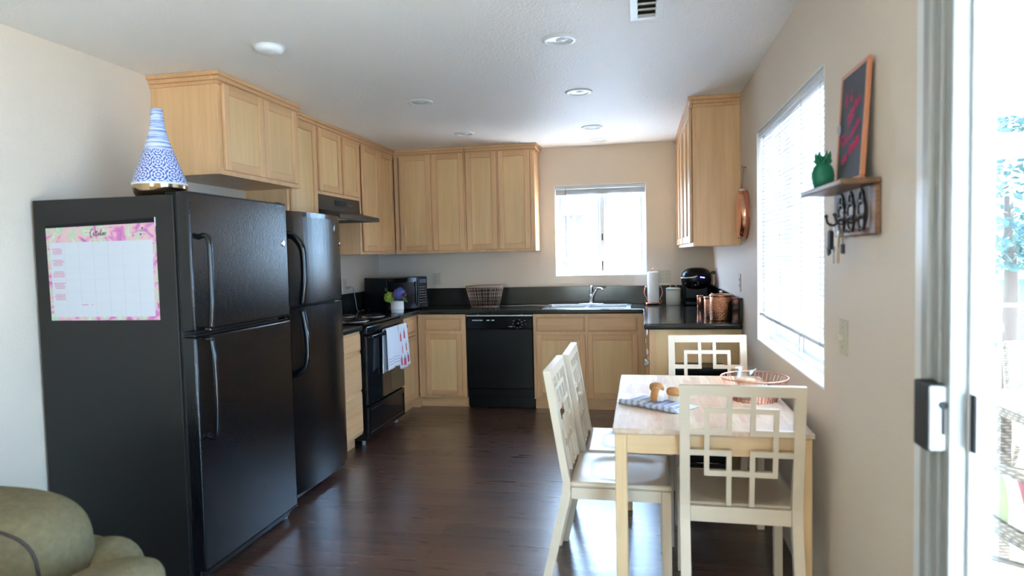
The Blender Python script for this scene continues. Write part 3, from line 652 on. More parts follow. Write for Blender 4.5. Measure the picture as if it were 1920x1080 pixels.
# ---------------------------------------------------------------- countertop
ct = thing('countertop', (-1.6, -0.32, CB), 'dark granite countertop running round the back and right walls', 'countertop')
sxs = [-1.500, -0.752]; sys_ = [-0.560, -0.100]
xs = [-W+0.001, -W+0.639, -1.500, -0.752, -0.637, -0.001]; ys = [-1.824, -1.100, -0.639, -0.560, -0.100, -0.001]
skip = {(i, j) for i in range(5) for j in range(5)}
for j in (1, 2, 3, 4): skip.discard((0, j))
for i in range(5):
    for j in (2, 3, 4): skip.discard((i, j))
skip.add((2, 3))
for j in range(5): skip.discard((4, j))
MB().slab(xs, ys, skip, CB, CT, 0.012, 3).build('worktop', 'granite', ct)
BS = 1.0645
MB().box(-W+0.001, -0.001, -0.020, -0.001, CT, BS, 0.002).build('backsplash', 'granite', ct)
MB().box(-0.020, -0.001, -1.824, -0.020, CT, BS, 0.002).build('backsplash', 'granite', ct)
MB().box(-W+0.001, -W+0.020, -1.100, -0.020, CT, BS, 0.002).build('backsplash', 'granite', ct)
ct2 = thing('countertop', (-2.95, -2.06, CB), 'short dark granite counter between refrigerator and stove', 'countertop')
MB().slab([-W+0.001, -W+0.639], [-2.262, -1.866], set(), CB, CT, 0.012, 3).build('worktop', 'granite', ct2)
MB().box(-W+0.001, -W+0.020, -2.262, -1.866, CT, BS, 0.002).build('backsplash', 'granite', ct2)

# ---------------------------------------------------------------- sink and faucet
sk = thing('sink', (-1.126, -0.33, CT), 'stainless steel double bowl sink set in the counter under the window', 'sink')
mb = MB().slab([-1.512, -1.475, -1.142, -1.112, -0.778, -0.740], [-0.578, -0.545, -0.140, -0.080], {(1, 1), (3, 1)}, CT+0.0005, CT+0.006, 0.002, 2)
mb.build('rim', 'steel', sk)
for a, b_ in ((-1.4745, -1.1425), (-1.1115, -0.7785)):
    mb = MB().box(a, a+0.003, -0.5445, -0.1405, CT-0.17, CT+0.003).box(b_-0.003, b_, -0.5445, -0.1405, CT-0.17, CT+0.003).box(a, b_, -0.5445, -0.5415, CT-0.17, CT+0.003).box(a, b_, -0.1435, -0.1405, CT-0.17, CT+0.003).box(a, b_, -0.5445, -0.1405, CT-0.173, CT-0.17)
    mb.build('bowl', 'steel', sk)
fc = thing('faucet', (-1.115, -0.11, CT+0.006), 'chrome faucet with curved spout behind the sink', 'faucet')
MB().blob((-1.115, -0.11, CT+0.008), 0.125, 0.027, 0.008, 3).build('base_plate', 'chrome', fc)
z0 = CT+0.012
MB().tube([(-1.115, -0.11, z0), (-1.115, -0.11, z0+0.07), (-1.118, -0.11, z0+0.085)], [0.017, 0.014, 0.011], 14).build('body', 'chrome', fc)
MB().tube(smooth_path([(-1.112, -0.115, z0+0.03), (-1.095, -0.14, z0+0.085), (-1.06, -0.19, z0+0.135), (-1.02, -0.25, z0+0.148), (-1.00, -0.275, z0+0.130)]), 0.0095, 12).build('spout', 'chrome', fc)
MB().tube([(-1.117, -0.11, z0+0.085), (-1.113, -0.10, z0+0.145), (-1.108, -0.095, z0+0.165)], [0.010, 0.008, 0.009], 12).build('handle', 'chrome', fc)
# ================================================================== APPLIANCES
# --- nearer refrigerator
f1 = thing('refrigerator', (-2.87, -3.51, 0), 'large black top-freezer refrigerator nearest the camera, with a calendar on its side', 'refrigerator')
Y0, Y1, XB, XD = -3.891, -3.127, -2.556, -2.480
MB().box(-3.248, XB, Y0, Y1, 0.03, 1.664, 0.004, 2).build('body', 'fridge_side', f1)
MB().box(XB, -2.546, Y0+0.012, Y1-0.012, 0.075, 1.66).build('door_seal', 'gasket', f1)
MB().box(XB-0.03, -2.52, Y0+0.02, Y1-0.02, 0.012, 0.058, 0.003).build('base_grille', 'satin_black', f1)
for z0_, z1_, nm in ((1.088, 1.676, 'freezer_door'), (0.062, 1.066, 'fridge_door')):
    d = MB().box(-2.546, XD, Y0, Y1, z0_, z1_, 0.010, 3).build(nm, 'fridge', f1)
    MB().box(-2.540, XD+0.0015, Y0+0.006, Y1-0.006, (z1_-0.0005 if nm[0] == 'x' else z0_-0.0005), z0_+0.004).build('edge_trim', 'gloss_black', d)
MB().box(-2.540, -2.488, Y0+0.01, Y1-0.01, 1.0665, 1.0745, 0.001).build('divider_trim', 'gloss_black', f1)
mb = MB().tube(smooth_path([(-2.482, -3.842, 1.485), (-2.448, -3.842, 1.492), (-2.432, -3.842, 1.470), (-2.428, -3.842, 1.400), (-2.430, -3.842, 1.20), (-2.440, -3.842, 1.098)], 5), 0.0115, 10)
mb.box(-2.482, -2.434, -3.853, -3.831, 1.090, 1.106, 0.004); mb.build('freezer_handle', 'gloss_black', f1)
mb = MB().tube(smooth_path([(-2.440, -3.842, 1.056), (-2.430, -3.842, 0.96), (-2.428, -3.842, 0.78), (-2.434, -3.842, 0.66), (-2.452, -3.842, 0.632), (-2.482, -3.842, 0.640)], 5), 0.0115, 10)
mb.box(-2.482, -2.434, -3.853, -3.831, 1.048, 1.063, 0.004); mb.build('fridge_handle', 'gloss_black', f1)
MB().lathe([(0.017, XD-0.002), (0.017, XD+0.002), (0.013, XD+0.003), (0.0, XD+0.003)], 24, (0, -3.172, 1.468), 'x').build('round_badge', 'chrome', f1)
MB().lathe([(0.012, 0.001), (0.014, 0.03)], 14, (-2.535, -3.165, 0)).build('foot', 'grey_print', f1)
MB().box(-2.60, -2.50, Y0+0.01, Y0+0.07, 1.664, 1.676, 0.003).build('hinge_cover', 'satin_black', f1)
MB().box(-2.56, -2.50, Y1-0.05, Y1-0.01, 1.664, 1.682, 0.003).build('hinge_cover', 'satin_black', f1)
# --- calendar on its side
cal = thing('wall_calendar', (-2.91, Y0-0.002, 1.14), 'pink marbled October calendar page stuck on the refrigerator side', 'calendar')
yA = Y0-0.0015
def q4(mb, a, b_, c, d, y, th=0.0006):
    P = [Vector((p[0], y, p[1])) for p in (a, b_, c, d)]
    A = [mb.bm.verts.new(p) for p in P]; B = [mb.bm.verts.new(p+Vector((0, th, 0))) for p in P]
    mb.bm.faces.new(A); mb.bm.faces.new(list(reversed(B)))
    for i in range(4): mb.bm.faces.new((A[i], B[i], B[(i+1) % 4], A[(i+1) % 4]))
    return mb
def calp(s, t_):      # s right, t up on the page
    bl, brr, tr_, tl = (-3.180, 1.140), (-2.641, 1.141), (-2.643, 1.566), (-3.186, 1.560)
    x = (1-t_)*((1-s)*bl[0]+s*brr[0])+t_*((1-s)*tl[0]+s*tr_[0]); z = (1-t_)*((1-s)*bl[1]+s*brr[1])+t_*((1-s)*tl[1]+s*tr_[1]); return (x, z)
q4(MB(), calp(0, 0), calp(1, 0), calp(1, 0.965), calp(0, 0.955), yA).build('page', 'marble', cal)
q4(MB(), calp(0.0, 0.958), calp(0.995, 0.967), calp(0.995, 1.012), calp(0, 0.985), yA-0.0005, 0.0012).build('binding_strip', 'satin_black', cal)
q4(MB(), calp(0.995, 0.93), calp(1.004, 0.93), calp(1.004, 1.015), calp(0.995, 1.015), yA-0.0006, 0.0012).build('torn_edge', 'cal_paper', cal)
q4(MB(), calp(0.032, 0.036), calp(0.962, 0.038), calp(0.968, 0.795), calp(0.030, 0.805), yA-0.0008).build('grid_sheet', 'cal_paper', cal)
mb = MB()
for k in range(1, 8): q4(mb, calp(0.03+0.134*k-0.0008, 0.04), calp(0.03+0.134*k+0.0008, 0.04), calp(0.03+0.134*k+0.0008, 0.79), calp(0.03+0.134*k-0.0008, 0.79), yA-0.0012, 0.0003) if k < 7 else None
for k in range(1, 6): q4(mb, calp(0.035, 0.04+0.126*k-0.001), calp(0.96, 0.04+0.126*k-0.001), calp(0.96, 0.04+0.126*k+0.001), calp(0.035, 0.04+0.126*k+0.001), yA-0.0012, 0.0003)
mb.build('grid_lines', 'pale_line', cal)
mb = MB(); rnd = random.Random(3)
for g in range(5):
    for r in range(4 if g else 4):
        z_ = 0.735-g*0.118-r*0.0165; s0 = 0.045+rnd.uniform(0, 0.02)
        while s0 < 0.14:
            w_ = rnd.uniform(0.006, 0.02)
            q4(mb, calp(s0, z_), calp(s0+w_, z_), calp(s0+w_, z_+0.008), calp(s0, z_+0.008), yA-0.0013, 0.0003); s0 += w_+0.004
q4(mb, calp(0.30, 0.155), calp(0.355, 0.156), calp(0.355, 0.164), calp(0.30, 0.163), yA-0.0013, 0.0003)
q4(mb, calp(0.39, 0.155), calp(0.40, 0.155), calp(0.40, 0.164), calp(0.39, 0.164), yA-0.0013, 0.0003)
mb.build('small_print', 'print_pink', cal)
def strokes(mb, glyphs, org, ux, uz, sc, r, nrm):
    """glyphs: list of polylines in letter space; org + x*ux + z*uz"""
    for g in glyphs:
        pts = [org+ux*(x*sc)+uz*(z*sc)+nrm*0.0006 for x, z in g]
        mb.tube(smooth_path(pts, 4) if len(pts) > 2 else pts, r, 5, flat=1.0)
    return mb
OCT = [[(0.55, 1.65), (0.1, 1.1), (0, 0.4), (0.2, -0.2), (0.5, -0.1)], [(0.5, 1.6), (0.75, 1.4)],
       [(1.1, 0.75), (0.8, 0.7), (0.75, 0.3), (1.0, 0.15), (1.25, 0.35)], [(1.5, 1.2), (1.45, 0.5), (1.6, 0.15), (1.8, 0.3)], [(1.25, 0.9), (1.85, 0.95)],
       [(2.1, 0.7), (1.9, 0.4), (2.1, 0.2), (2.35, 0.45), (2.1, 0.7)], [(2.55, 1.3), (2.5, 0.3), (2.8, 0.2), (2.9, 0.5), (2.6, 0.6)],
       [(3.05, 0.45), (3.35, 0.6), (3.2, 0.8), (3.05, 0.5), (3.2, 0.2), (3.45, 0.3)], [(3.6, 0.7), (3.6, 0.25)], [(3.6, 0.55), (3.75, 0.75), (3.9, 0.7)]]
X_, Z_ = Vector((1, 0, 0)), Vector((0, 0, 1))
cp = calp(0.415, 0.852)
mb = strokes(MB(), OCT, Vector((cp[0], yA-0.001, cp[1])), X_, Z_, 0.0205, 0.0011, Vector((0, -1, 0)))
for s_, t__ in ((0.885, 0.915), (0.868, 0.853)): mb.lathe([(0.004, yA-0.001), (0.004, yA-0.0004)], 10, (calp(s_, t__)[0], 0, calp(s_, t__)[1]), 'y')
for s_, t__, w_ in ((0.855, 0.885, 0.07), (0.885, 0.853, 0.035), (0.86, 0.897, 0.06)): q4(mb, calp(s_, t__), calp(s_+w_, t__+0.001), calp(s_+w_, t__+0.004), calp(s_, t__+0.003), yA-0.0008, 0.0003)
mb.build('heading_lettering', 'print_dark', cal)

# --- farther refrigerator with bowed doors
f2 = thing('refrigerator', (-2.9, -2.63, 0), 'black refrigerator with bowed doors, standing behind the larger one', 'refrigerator')
A0, A1 = -2.995, -2.275
MB().box(-3.248, -2.645, A0, A1, 0.03, 1.640, 0.004, 2).build('body', 'fridge_side', f2)
MB().box(-2.645, -2.636, A0+0.01, A1-0.01, 0.07, 1.63).build('door_seal', 'gasket', f2)
MB().box(-2.67, -2.60, A0+0.02, A1-0.02, 0.012, 0.045, 0.003).build('base_grille', 'satin_black', f2)
def bowed(z0_, z1_, e=0.0):
    poly = [(-2.636, A0+e), (-2.636, A1-e)]
    for k in range(17):
        t_ = 1-k/16; y = A0+(A1-A0)*t_; bow = 1-abs(2*t_-1)**2.4
        poly.append((-2.590+e+0.040*bow if 0 < k < 16 else -2.592+e, min(max(y, A0+e), A1-e)))
    return MB().prism(poly, z0_, z1_, 'xy', smooth=False)
for z0_, z1_, nm in ((1.128, 1.628, 'freezer_door'), (0.052, 1.100, 'fridge_door')):
    d = bowed(z0_, z1_).build(nm, 'fridge', f2)
    bowed(z0_-0.006, z0_-0.0005, -0.003).build('edge_trim', 'gloss_black', d)
bowed(1.6285, 1.656, -0.004).build('top_trim', 'gloss_black', f2)
bowed(1.1005, 1.108, -0.003).build('lower_door_cap', 'gloss_black', f2)
hx = -2.560
mb = MB().tube(smooth_path([(-2.600, -2.955, 1.525), (-2.545, -2.950, 1.510), (-2.505, -2.940, 1.455), (-2.497, -2.935, 1.39), (-2.500, -2.935, 1.25), (-2.520, -2.935, 1.130)], 6), 0.0155, 10, flat=1.3)
mb.build('freezer_handle', 'gloss_black', f2)
mb = MB().tube(smooth_path([(-2.520, -2.935, 1.100), (-2.500, -2.935, 0.98), (-2.498, -2.935, 0.84), (-2.515, -2.940, 0.775), (-2.550, -2.950, 0.745), (-2.600, -2.955, 0.735)], 6), 0.0155, 10, flat=1.3)
mb.build('fridge_handle', 'gloss_black', f2)
mt = Matrix.Translation((-2.5645, -2.405, 1.578)) @ Matrix.Rotation(math.radians(14), 4, 'Z') @ Matrix.Rotation(math.radians(28), 4, 'X')
MB().box(-0.001, 0.002, -0.024, 0.024, -0.013, 0.013, 0.0009, mtx=mt).build('sticker', 'white_plastic', f2)
mt2 = mt @ Matrix.Translation((0.0023, 0, 0))
MB().box(-0.0003, 0.0003, -0.016, 0.012, -0.005, 0.004, mtx=mt2).build('sticker_print', 'grey_print', f2)
MB().lathe([(0.011, -2.590), (0.011, -2.580), (0.0, -2.578)], 20, (0.003, -2.302, 1.478), 'x').build('round_badge', 'chrome', f2)

# --- stove
S0, S1, SX = -1.862, -1.104, -2.640
st = thing('stove', (-2.93, -1.483, 0), 'black coil-top electric stove with towels over the oven handle', 'stove')
MB().box(-3.240, SX, S0, S1, 0.045, 0.885, 0.003).build('body', 'satin_black', st)
MB().box(-3.245, -2.622, S0-0.001, S1+0.001, 0.886, 0.906, 0.006, 2).build('cooktop', 'gloss_black', st)
MB().box(SX, -2.605, S0+0.003, S1-0.003, 0.822, 0.884, 0.010, 3).build('front_panel', 'gloss_black', st)
MB().box(SX, -2.610, S0+0.004, S1-0.004, 0.306, 0.815, 0.006, 2).build('oven_door', 'black_glass', st)
dr = MB().box(SX, -2.612, S0+0.006, S1-0.006, 0.062, 0.292, 0.008, 2).build('storage_drawer', 'gloss_black', st)
mb = MB(); frame_ring(mb, lambda u, n_, z: (n_, u, z), S0+0.03, S1-0.03, 0.085, 0.270, -2.613, -2.607, 0.018, 0.003); mb.build('drawer_relief', 'gloss_black', dr)
oh = MB().box(-2.588, -2.566, S0+0.015, S1-0.015, 0.792, 0.820, 0.007, 3)
for y in (S0+0.03, S1-0.03): oh.box(-2.612, -2.586, y-0.012, y+0.012, 0.796, 0.816, 0.003)
oh.build('oven_handle', 'gloss_black', st)
for x, y, r in ((-2.79, -1.67, 0.095), (-3.06, -1.67, 0.075), (-2.79, -1.30, 0.075), (-3.06, -1.30, 0.095)):
    bn = MB().lathe([(r+0.018, 0.9065), (r+0.016, 0.911), (r+0.004, 0.9105), (0.02, 0.908), (0.0, 0.908)], 36, (x, y, 0), cap=False).build('drip_pan', 'steel', st)
    pts = [(x+(0.02+(r-0.02)*k/90)*math.cos(k*0.28), y+(0.02+(r-0.02)*k/90)*math.sin(k*0.28), 0.917) for k in range(91)]
    MB().tube(pts, 0.0038, 6).build('coil', 'satin_black', bn)
for y in (S0+0.05, S1-0.05): MB().lathe([(0.014, 0.001), (0.016, 0.046)], 12, (-2.68, y, 0)).build('foot', 'grey_print', st)
# --- range hood
hd_ = thing('range_hood', (-3.0, -1.483, 1.70), 'dark brown range hood under the short cabinet above the stove', 'range hood')
mb = MB().prism([(-W+0.002, 1.858), (-2.962, 1.858), (-2.958, 1.752), (-2.795, 1.712), (-2.787, 1.704), (-2.787, 1.678), (-W+0.002, 1.678)], -1.850, -1.113, 'xz')
mb.build('canopy', 'hood', hd_)
MB().box(-3.22, -2.83, -1.80, -1.16, 1.6755, 1.6775).build('filter', 'matte_black', hd_)
MB().box(-3.10, -2.83, -1.82, -1.63, 1.673, 1.675).build('light_lens', 'white_enamel', hd_)
for k in range(4): MB().box(-2.9615, -2.957, -1.56+k*0.052, -1.56+k*0.052+0.040, 1.795, 1.832, 0.002).build('switch', 'matte_black', hd_)
mb = MB()
for k in range(3): mb.box(-2.9612, -2.9585, -1.34+k*0.03, -1.34+k*0.03+0.016, 1.806, 1.811)
mb.build('marking', 'grey_print', hd_)
MB().box(-W+0.001, -W+0.004, -1.850, -1.113, BS, 1.677).build('splash_panel', 'maple_panel', hd_)
# --- dishwasher
D0, D1 = -2.203, -1.593
dw = thing('dishwasher', (-1.898, -0.31, 0), 'black dishwasher between the maple base cabinets under the counter', 'dishwasher')
MB().box(D0+0.002, D1-0.002, -0.575, -0.03, 0.02, 0.852).build('body', 'satin_black', dw)
MB().box(D0+0.004, D1-0.004, -0.612, -0.575, 0.725, 0.832, 0.004).build('control_panel', 'gloss_black', dw)
MB().box(D0+0.004, D1-0.004, -0.610, -0.575, 0.185, 0.722, 0.004).build('door', 'satin_black', dw)
MB().box(D0+0.006, D1-0.006, -0.596, -0.575, 0.112, 0.182, 0.002).build('lower_panel', 'satin_black', dw)
MB().box(D0+0.012, D1-0.012, -0.560, -0.540, 0.005, 0.110, 0.002).build('toe_kick', 'satin_black', dw)
MB().box(D0+0.004, D1-0.004, -0.610, -0.575, 0.838, 0.8475, 0.001).build('top_trim', 'silver_paint', dw)
mb = MB()
for a, w_ in ((-2.143, 0.026), (-2.114, 0.030), (-2.080, 0.034), (-2.01, 0.028), (-1.965, 0.026)): mb.box(a, a+w_, -0.6130, -0.6115, 0.798, 0.806)
for a in (-2.10, -1.70): mb.box(a, a+0.012, -0.585, -0.575, 0.848, 0.853)
mb.build('badge_and_vents', 'silver_paint', dw)
kb = MB().lathe([(0.030, -0.611), (0.030, -0.617), (0.022, -0.620), (0.020, -0.634), (0.0, -0.634)], 24, (-1.728, 0, 0.772), 'y').build('dial', 'gloss_black', dw)
mb = MB()
for k in range(9):
    a = k*2*PI/9+0.4
    if k in (2,): continue
    mb.box(-1.728+0.042*math.cos(a)-0.008, -1.728+0.042*math.cos(a)+0.008, -0.6130, -0.6118, 0.772+0.037*math.sin(a)-0.0022, 0.772+0.037*math.sin(a)+0.0022)
mb.box(-1.812, -1.776, -0.6130, -0.6118, 0.742, 0.748); mb.box(-1.674, -1.655, -0.6130, -0.6118, 0.796, 0.800); mb.box(-1.662, -1.652, -0.6130, -0.6118, 0.768, 0.772)
mb.build('dial_markings', 'grey_print', dw)
# --- microwave, turned diagonally in the corner
mw = thing('microwave', (-2.88, -0.54, CT), 'black microwave set diagonally in the left counter corner', 'microwave')
mw.rotation_euler = (0, 0, math.radians(-30))
def L(mb, name, m_, par): return mb.build(name, m_, par, loc=(0, 0, 0))
MB().box(-0.17, 0.150, -0.233, 0.233, 0.012, 0.302, 0.004).build('body', 'satin_black', mw, loc=(0, 0, 0))
dd = L(MB().box(0.150, 0.172, -0.233, 0.118, 0.014, 0.300, 0.004), 'door', 'black_glass', mw)
L(MB().box(0.171, 0.1735, -0.195, 0.065, 0.065, 0.255, 0.001), 'door_window', 'gloss_black', dd)
L(MB().box(0.172, 0.185, 0.080, 0.100, 0.05, 0.26, 0.005, 2), 'door_handle', 'gloss_black', dd)
cpn = L(MB().box(0.150, 0.172, 0.120, 0.233, 0.014, 0.300, 0.004), 'control_panel', 'gloss_black', mw)
mb = MB()
for r in range(7):
    for c_ in range(4): mb.box(0.1715, 0.1728, 0.136+c_*0.022, 0.136+c_*0.022+0.010, 0.06+r*0.024, 0.06+r*0.024+0.006)
L(mb, 'keypad', 'grey_print', cpn); L(MB().box(0.1715, 0.1726, 0.135, 0.218, 0.245, 0.278), 'display', 'dark_window', cpn)
mb = MB()
for x in (-0.14, 0.13):
    for y in (-0.2, 0.2): mb.lathe([(0.012, 0.0005), (0.012, 0.013)], 10, (x, y, 0))
L(mb, 'feet', 'matte_black', mw)

# ================================================================== TOWELS ON THE OVEN HANDLE
def hung_towel(label, y0, y1, zf, zb_, amp, seed, skew=0.0):
    rr_ = random.Random(seed); ph = rr_.uniform(0, 6)
    pr_ = []
    zt, xc, r = 0.822, -2.577, 0.0155
    Lf, Lb = zt-zf, zt-zb_
    def fn(u, v):
        # v: 0 back hem -> 1 front hem; u across
        y = y0+(y1-y0)*u
        if v < 0.42: s = v/0.42; z = zb_+(zt-zb_)*s; x = xc-r; d = 1-s
        elif v < 0.58:
            a = PI*(v-0.42)/0.16; x = xc-r*math.cos(a); z = zt+r*math.sin(a); d = 0
        else: s = (v-0.58)/0.42; z = zt-(zt-zf)*s; x = xc+r; d = s
        fold = math.sin(u*PI*2.5+ph)*amp*d*(1 if v > 0.5 else -0.35)
        y += d*skew*(u-0.3)+d*0.012*math.sin(ph+u*5)
        if v > 0.5: x += abs(fold)+0.006*d
        else: x = max(x-abs(fold)*0.3, -2.6055)
        return (x, y, z+0.008*math.sin(u*4+ph)*d)
    return fn
fnA = hung_towel('', -1.600, -1.365, 0.520, 0.500, 0.014, 2, 0.03)
t = thing('dish_towel', (-2.575, -1.48, 0.50), 'plain white dish towel with grey hem stripes on the oven handle', 'towel', 'dish towels on the oven handle')
MB().grid(fnA, 20, 48, 0.0022).build('cloth', 'towel_white', t)
mb = MB()
for v0 in (0.885, 0.915, 0.945):
    mb.grid(lambda u, v, v0=v0: tuple(Vector(fnA(0.03+0.94*u, v0+0.006*v))+Vector((0.0030, 0, 0))), 20, 1)
mb.build('hem_stripe', 'towel_grey', t)
fnB = hung_towel('', -1.355, -1.160, 0.488, 0.520, 0.012, 9, 0.02)
t = thing('dish_towel', (-2.575, -1.26, 0.48), 'white dish towel printed with red bottles, right of the plain towel', 'towel', 'dish towels on the oven handle')
MB().grid(fnB, 20, 48, 0.0022).build('cloth', 'towel_white', t)
def bottle_on(mb, fn, u, v, w, h, part):
    def P(a, b_): return tuple(Vector(fn(u+a*w, v+b_*h))+Vector((0.0030, 0, 0)))
    if part == 'body': prof = [(0.0, 0.30, -0.5), (0.30, 0.42, 0.5)]; mb.grid(lambda s, q: P((s-0.5)*1.0, 0.34+0.66*q), 2, 4)
    else: mb.grid(lambda s, q: P((s-0.5)*(0.35+0.65*q), 0.12+0.24*q), 2, 3); mb.grid(lambda s, q: P((s-0.5)*0.3, 0.14*q), 1, 1)
for u, v in ((0.20, 0.62), (0.62, 0.60), (0.34, 0.745), (0.74, 0.73), (0.16, 0.86), (0.55, 0.865), (0.86, 0.86)):
    body, neck = MB(), MB()
    bottle_on(body, fnB, u, v, 0.15, 0.105, 'body'); bottle_on(neck, fnB, u, v, 0.15, 0.105, 'neck')
    bp_ = body.build('printed_bottle', 'towel_red', t); neck.build('bottle_neck', 'towel_grey', bp_)

# ================================================================== COUNTER ITEMS
# flower pot with flowers
px_, py_ = -2.735, -0.90
fv = thing('flower_pot', (px_, py_, CT), 'small white ceramic pot holding flowers beside the stove', 'pot')
MB().lathe([(0.050, CT+0.0005), (0.054, CT+0.004), (0.056, CT+0.028), (0.0565, CT+0.105), (0.052, CT+0.105), (0.050, CT+0.03), (0, CT+0.03)], 32, (px_, py_, 0)).build('pot_body', 'white_ceramic', fv)
MB().lathe([(0.0567, CT+0.030), (0.0573, CT+0.030), (0.0573, CT+0.036), (0.0567, CT+0.036)], 32, (px_, py_, 0), cap=False).build('ring_line', 'ceramic_band', fv)
def flower_head(label, c, r, m_, n_, pr, seed, cat='flower', stem=True):
    rn = random.Random(seed); t = thing('flower', c, label, cat, 'flowers in the white pot'); mb = MB(); C_ = Vector(c)
    for k in range(n_):
        z = 1-2*(k+0.5)/n_; a = k*2.39996; q = math.sqrt(1-z*z); d = Vector((q*math.cos(a), q*math.sin(a), z))
        p = C_+d*r*rn.uniform(0.85, 1.05); mt = Matrix.Translation(p) @ d.to_track_quat('Z', 'Y').to_matrix().to_4x4()
        for j in range(4):
            aj = j*PI/2+rn.uniform(-0.2, 0.2)
            mj = mt @ Matrix.Rotation(aj, 4, 'Z') @ Matrix.Translation((pr*0.55, 0, 0)) @ Matrix.Rotation(-0.35, 4, 'Y')
            mb.blob((0, 0, 0), pr*0.62, pr*0.45, pr*0.12, 2, 6, 4, mj)
    mb.blob(c, r*0.8, r*0.8, r*0.8, 2, 12, 8)
    mb.build('petals', m_, t)
    if stem: MB().tube([C_-Vector((0, 0, r*0.5)), Vector((px_+(C_.x-px_)*0.2, py_, CT+0.045))], 0.003, 6).build('stem', 'green_leaf', t)
    return t
flower_head('round cluster of lime green petals hanging left over the pot', (px_-0.068, py_-0.012, CT+0.140), 0.044, 'lime_petal', 60, 0.013, 1)
flower_head('round blue-violet flower cluster above the pot', (px_+0.022, py_, CT+0.168), 0.052, 'blue_petal', 80, 0.012, 2)
flower_head('small rust-red flower between the green and blue clusters', (px_-0.022, py_-0.03, CT+0.158), 0.017, 'rust_petal', 20, 0.009, 3)
flower_head('small dark red flower on the right of the blue cluster', (px_+0.073, py_-0.02, CT+0.160), 0.018, 'red_petal', 22, 0.010, 4)
t = thing('leaf_sprig', (px_+0.05, py_-0.03, CT+0.10), 'broad green leaf drooping right of the white pot', 'leaf', 'leaves in the white pot')
MB().grid(lambda u, v: (px_+0.052+0.052*u, py_-0.035+0.02*math.sin(v*PI)*0.5, CT+0.150-0.052*u*u-0.020*0+(v-0.5)*0.062*math.sin(PI*min(1, u*0.92+0.06))), 10, 8, 0.0012).build('blade', 'green_leaf', t)
MB().tube([(px_+0.052, py_-0.03, CT+0.15), (px_+0.02, py_, CT+0.08)], 0.002, 5).build('stem', 'green_leaf', t)
t = thing('leaf_sprig', (px_-0.10, py_, CT+0.18), 'thin grey-green sprig standing up at the left of the pot', 'leaf', 'leaves in the white pot')
mb = MB().tube(smooth_path([(px_-0.03, py_+0.02, CT+0.09), (px_-0.08, py_+0.01, CT+0.17), (px_-0.115, py_, CT+0.225)], 4), 0.0015, 5)
rn = random.Random(5)
for k in range(12):
    s_ = 0.4+0.6*k/12; c = Vector((px_-0.03-0.085*s_, py_+0.02-0.02*s_, CT+0.09+0.135*s_))
    mb.blob(c+Vector((rn.uniform(-.01, .01), 0, rn.uniform(-.006, .006))), 0.008, 0.003, 0.005, 2, 6, 4)
mb.build('blade', 'green_leaf', t)

def wire_basket(name, label, c, rx0, ry0, rx1, ry1, h, nv, nh, m_, wr, rimr, tilt=0.0, group=None):
    t = thing(name, c, label, 'basket', group); C_ = Vector(c)
    def P(a, s):
        e = 3.2 if name == 'wire_basket' else 2.0; q = 2/e
        ca, sa = math.cos(a), math.sin(a)
        return C_+Vector(((rx0+(rx1-rx0)*s)*math.copysign(abs(ca)**q, ca), (ry0+(ry1-ry0)*s)*math.copysign(abs(sa)**q, sa), wr+h*s+tilt*s*math.cos(a)))
    mb = MB()
    for k in range(nv):
        a = 2*PI*k/nv; mb.tube([P(a, s) for s in (0, 0.5, 1)], wr, 5)
    for j in range(nh):
        s = j/nh; mb.tube([P(2*PI*k/48, s) for k in range(48)], wr, 5, closed=True)
    mb.build('side_wires', m_, t)
    mb = MB()
    for k in range(-4, 5):
        y = ry0*k/4.6; xx = rx0*math.sqrt(max(0.02, 1-(k/4.7)**4)); mb.tube([C_+Vector((-xx, y, wr)), C_+Vector((xx, y, wr))], wr, 5)
        x = rx0*k/4.6; yy = ry0*math.sqrt(max(0.02, 1-(k/4.7)**4)); mb.tube([C_+Vector((x, -yy, wr)), C_+Vector((x, yy, wr))], wr, 5)
    mb.build('bottom_wires', m_, t)
    MB().tube([P(2*PI*k/56, 1) for k in range(56)], rimr, 8, closed=True).build('rim', m_, t)
    return t
wb_ = wire_basket('wire_basket', 'dull copper wire basket standing on the counter above the dishwasher', (-2.100, -0.27, CT), 0.130, 0.085, 0.178, 0.115, 0.200, 34, 6, 'copper_dull', 0.0018, 0.0038, 0.006)

# paper towel holder
hx_, hy_ = -0.543, -0.19
t = thing('paper_towel_holder', (hx_, hy_, CT), 'copper wire paper towel holder on the counter right of the window', 'paper towel holder')
mb = MB().tube([(hx_+0.078*math.cos(2*PI*k/36), hy_+0.078*math.sin(2*PI*k/36), CT+0.018) for k in range(36)], 0.0038, 8, closed=True)
mb.tube([(hx_+0.060*math.cos(2*PI*k/30), hy_+0.060*math.sin(2*PI*k/30), CT+0.018) for k in range(30)], 0.003, 8, closed=True)
for a in range(4):
    x, y = math.cos(a*PI/2+0.7), math.sin(a*PI/2+0.7)
    mb.tube([(hx_, hy_, CT+0.018), (hx_+x*0.078, hy_+y*0.078, CT+0.018)], 0.003, 6); mb.blob((hx_+x*0.078, hy_+y*0.078, CT+0.009), 0.009, 0.009, 0.009, 2, 10, 6)
mb.build('base', 'copper', t)
MB().tube(smooth_path([(hx_, hy_, CT+0.018), (hx_, hy_, CT+0.30), (hx_-0.006, hy_, CT+0.318), (hx_, hy_, CT+0.335), (hx_+0.006, hy_, CT+0.318), (hx_, hy_, CT+0.303)], 5), 0.003, 7).build('post', 'copper', t)
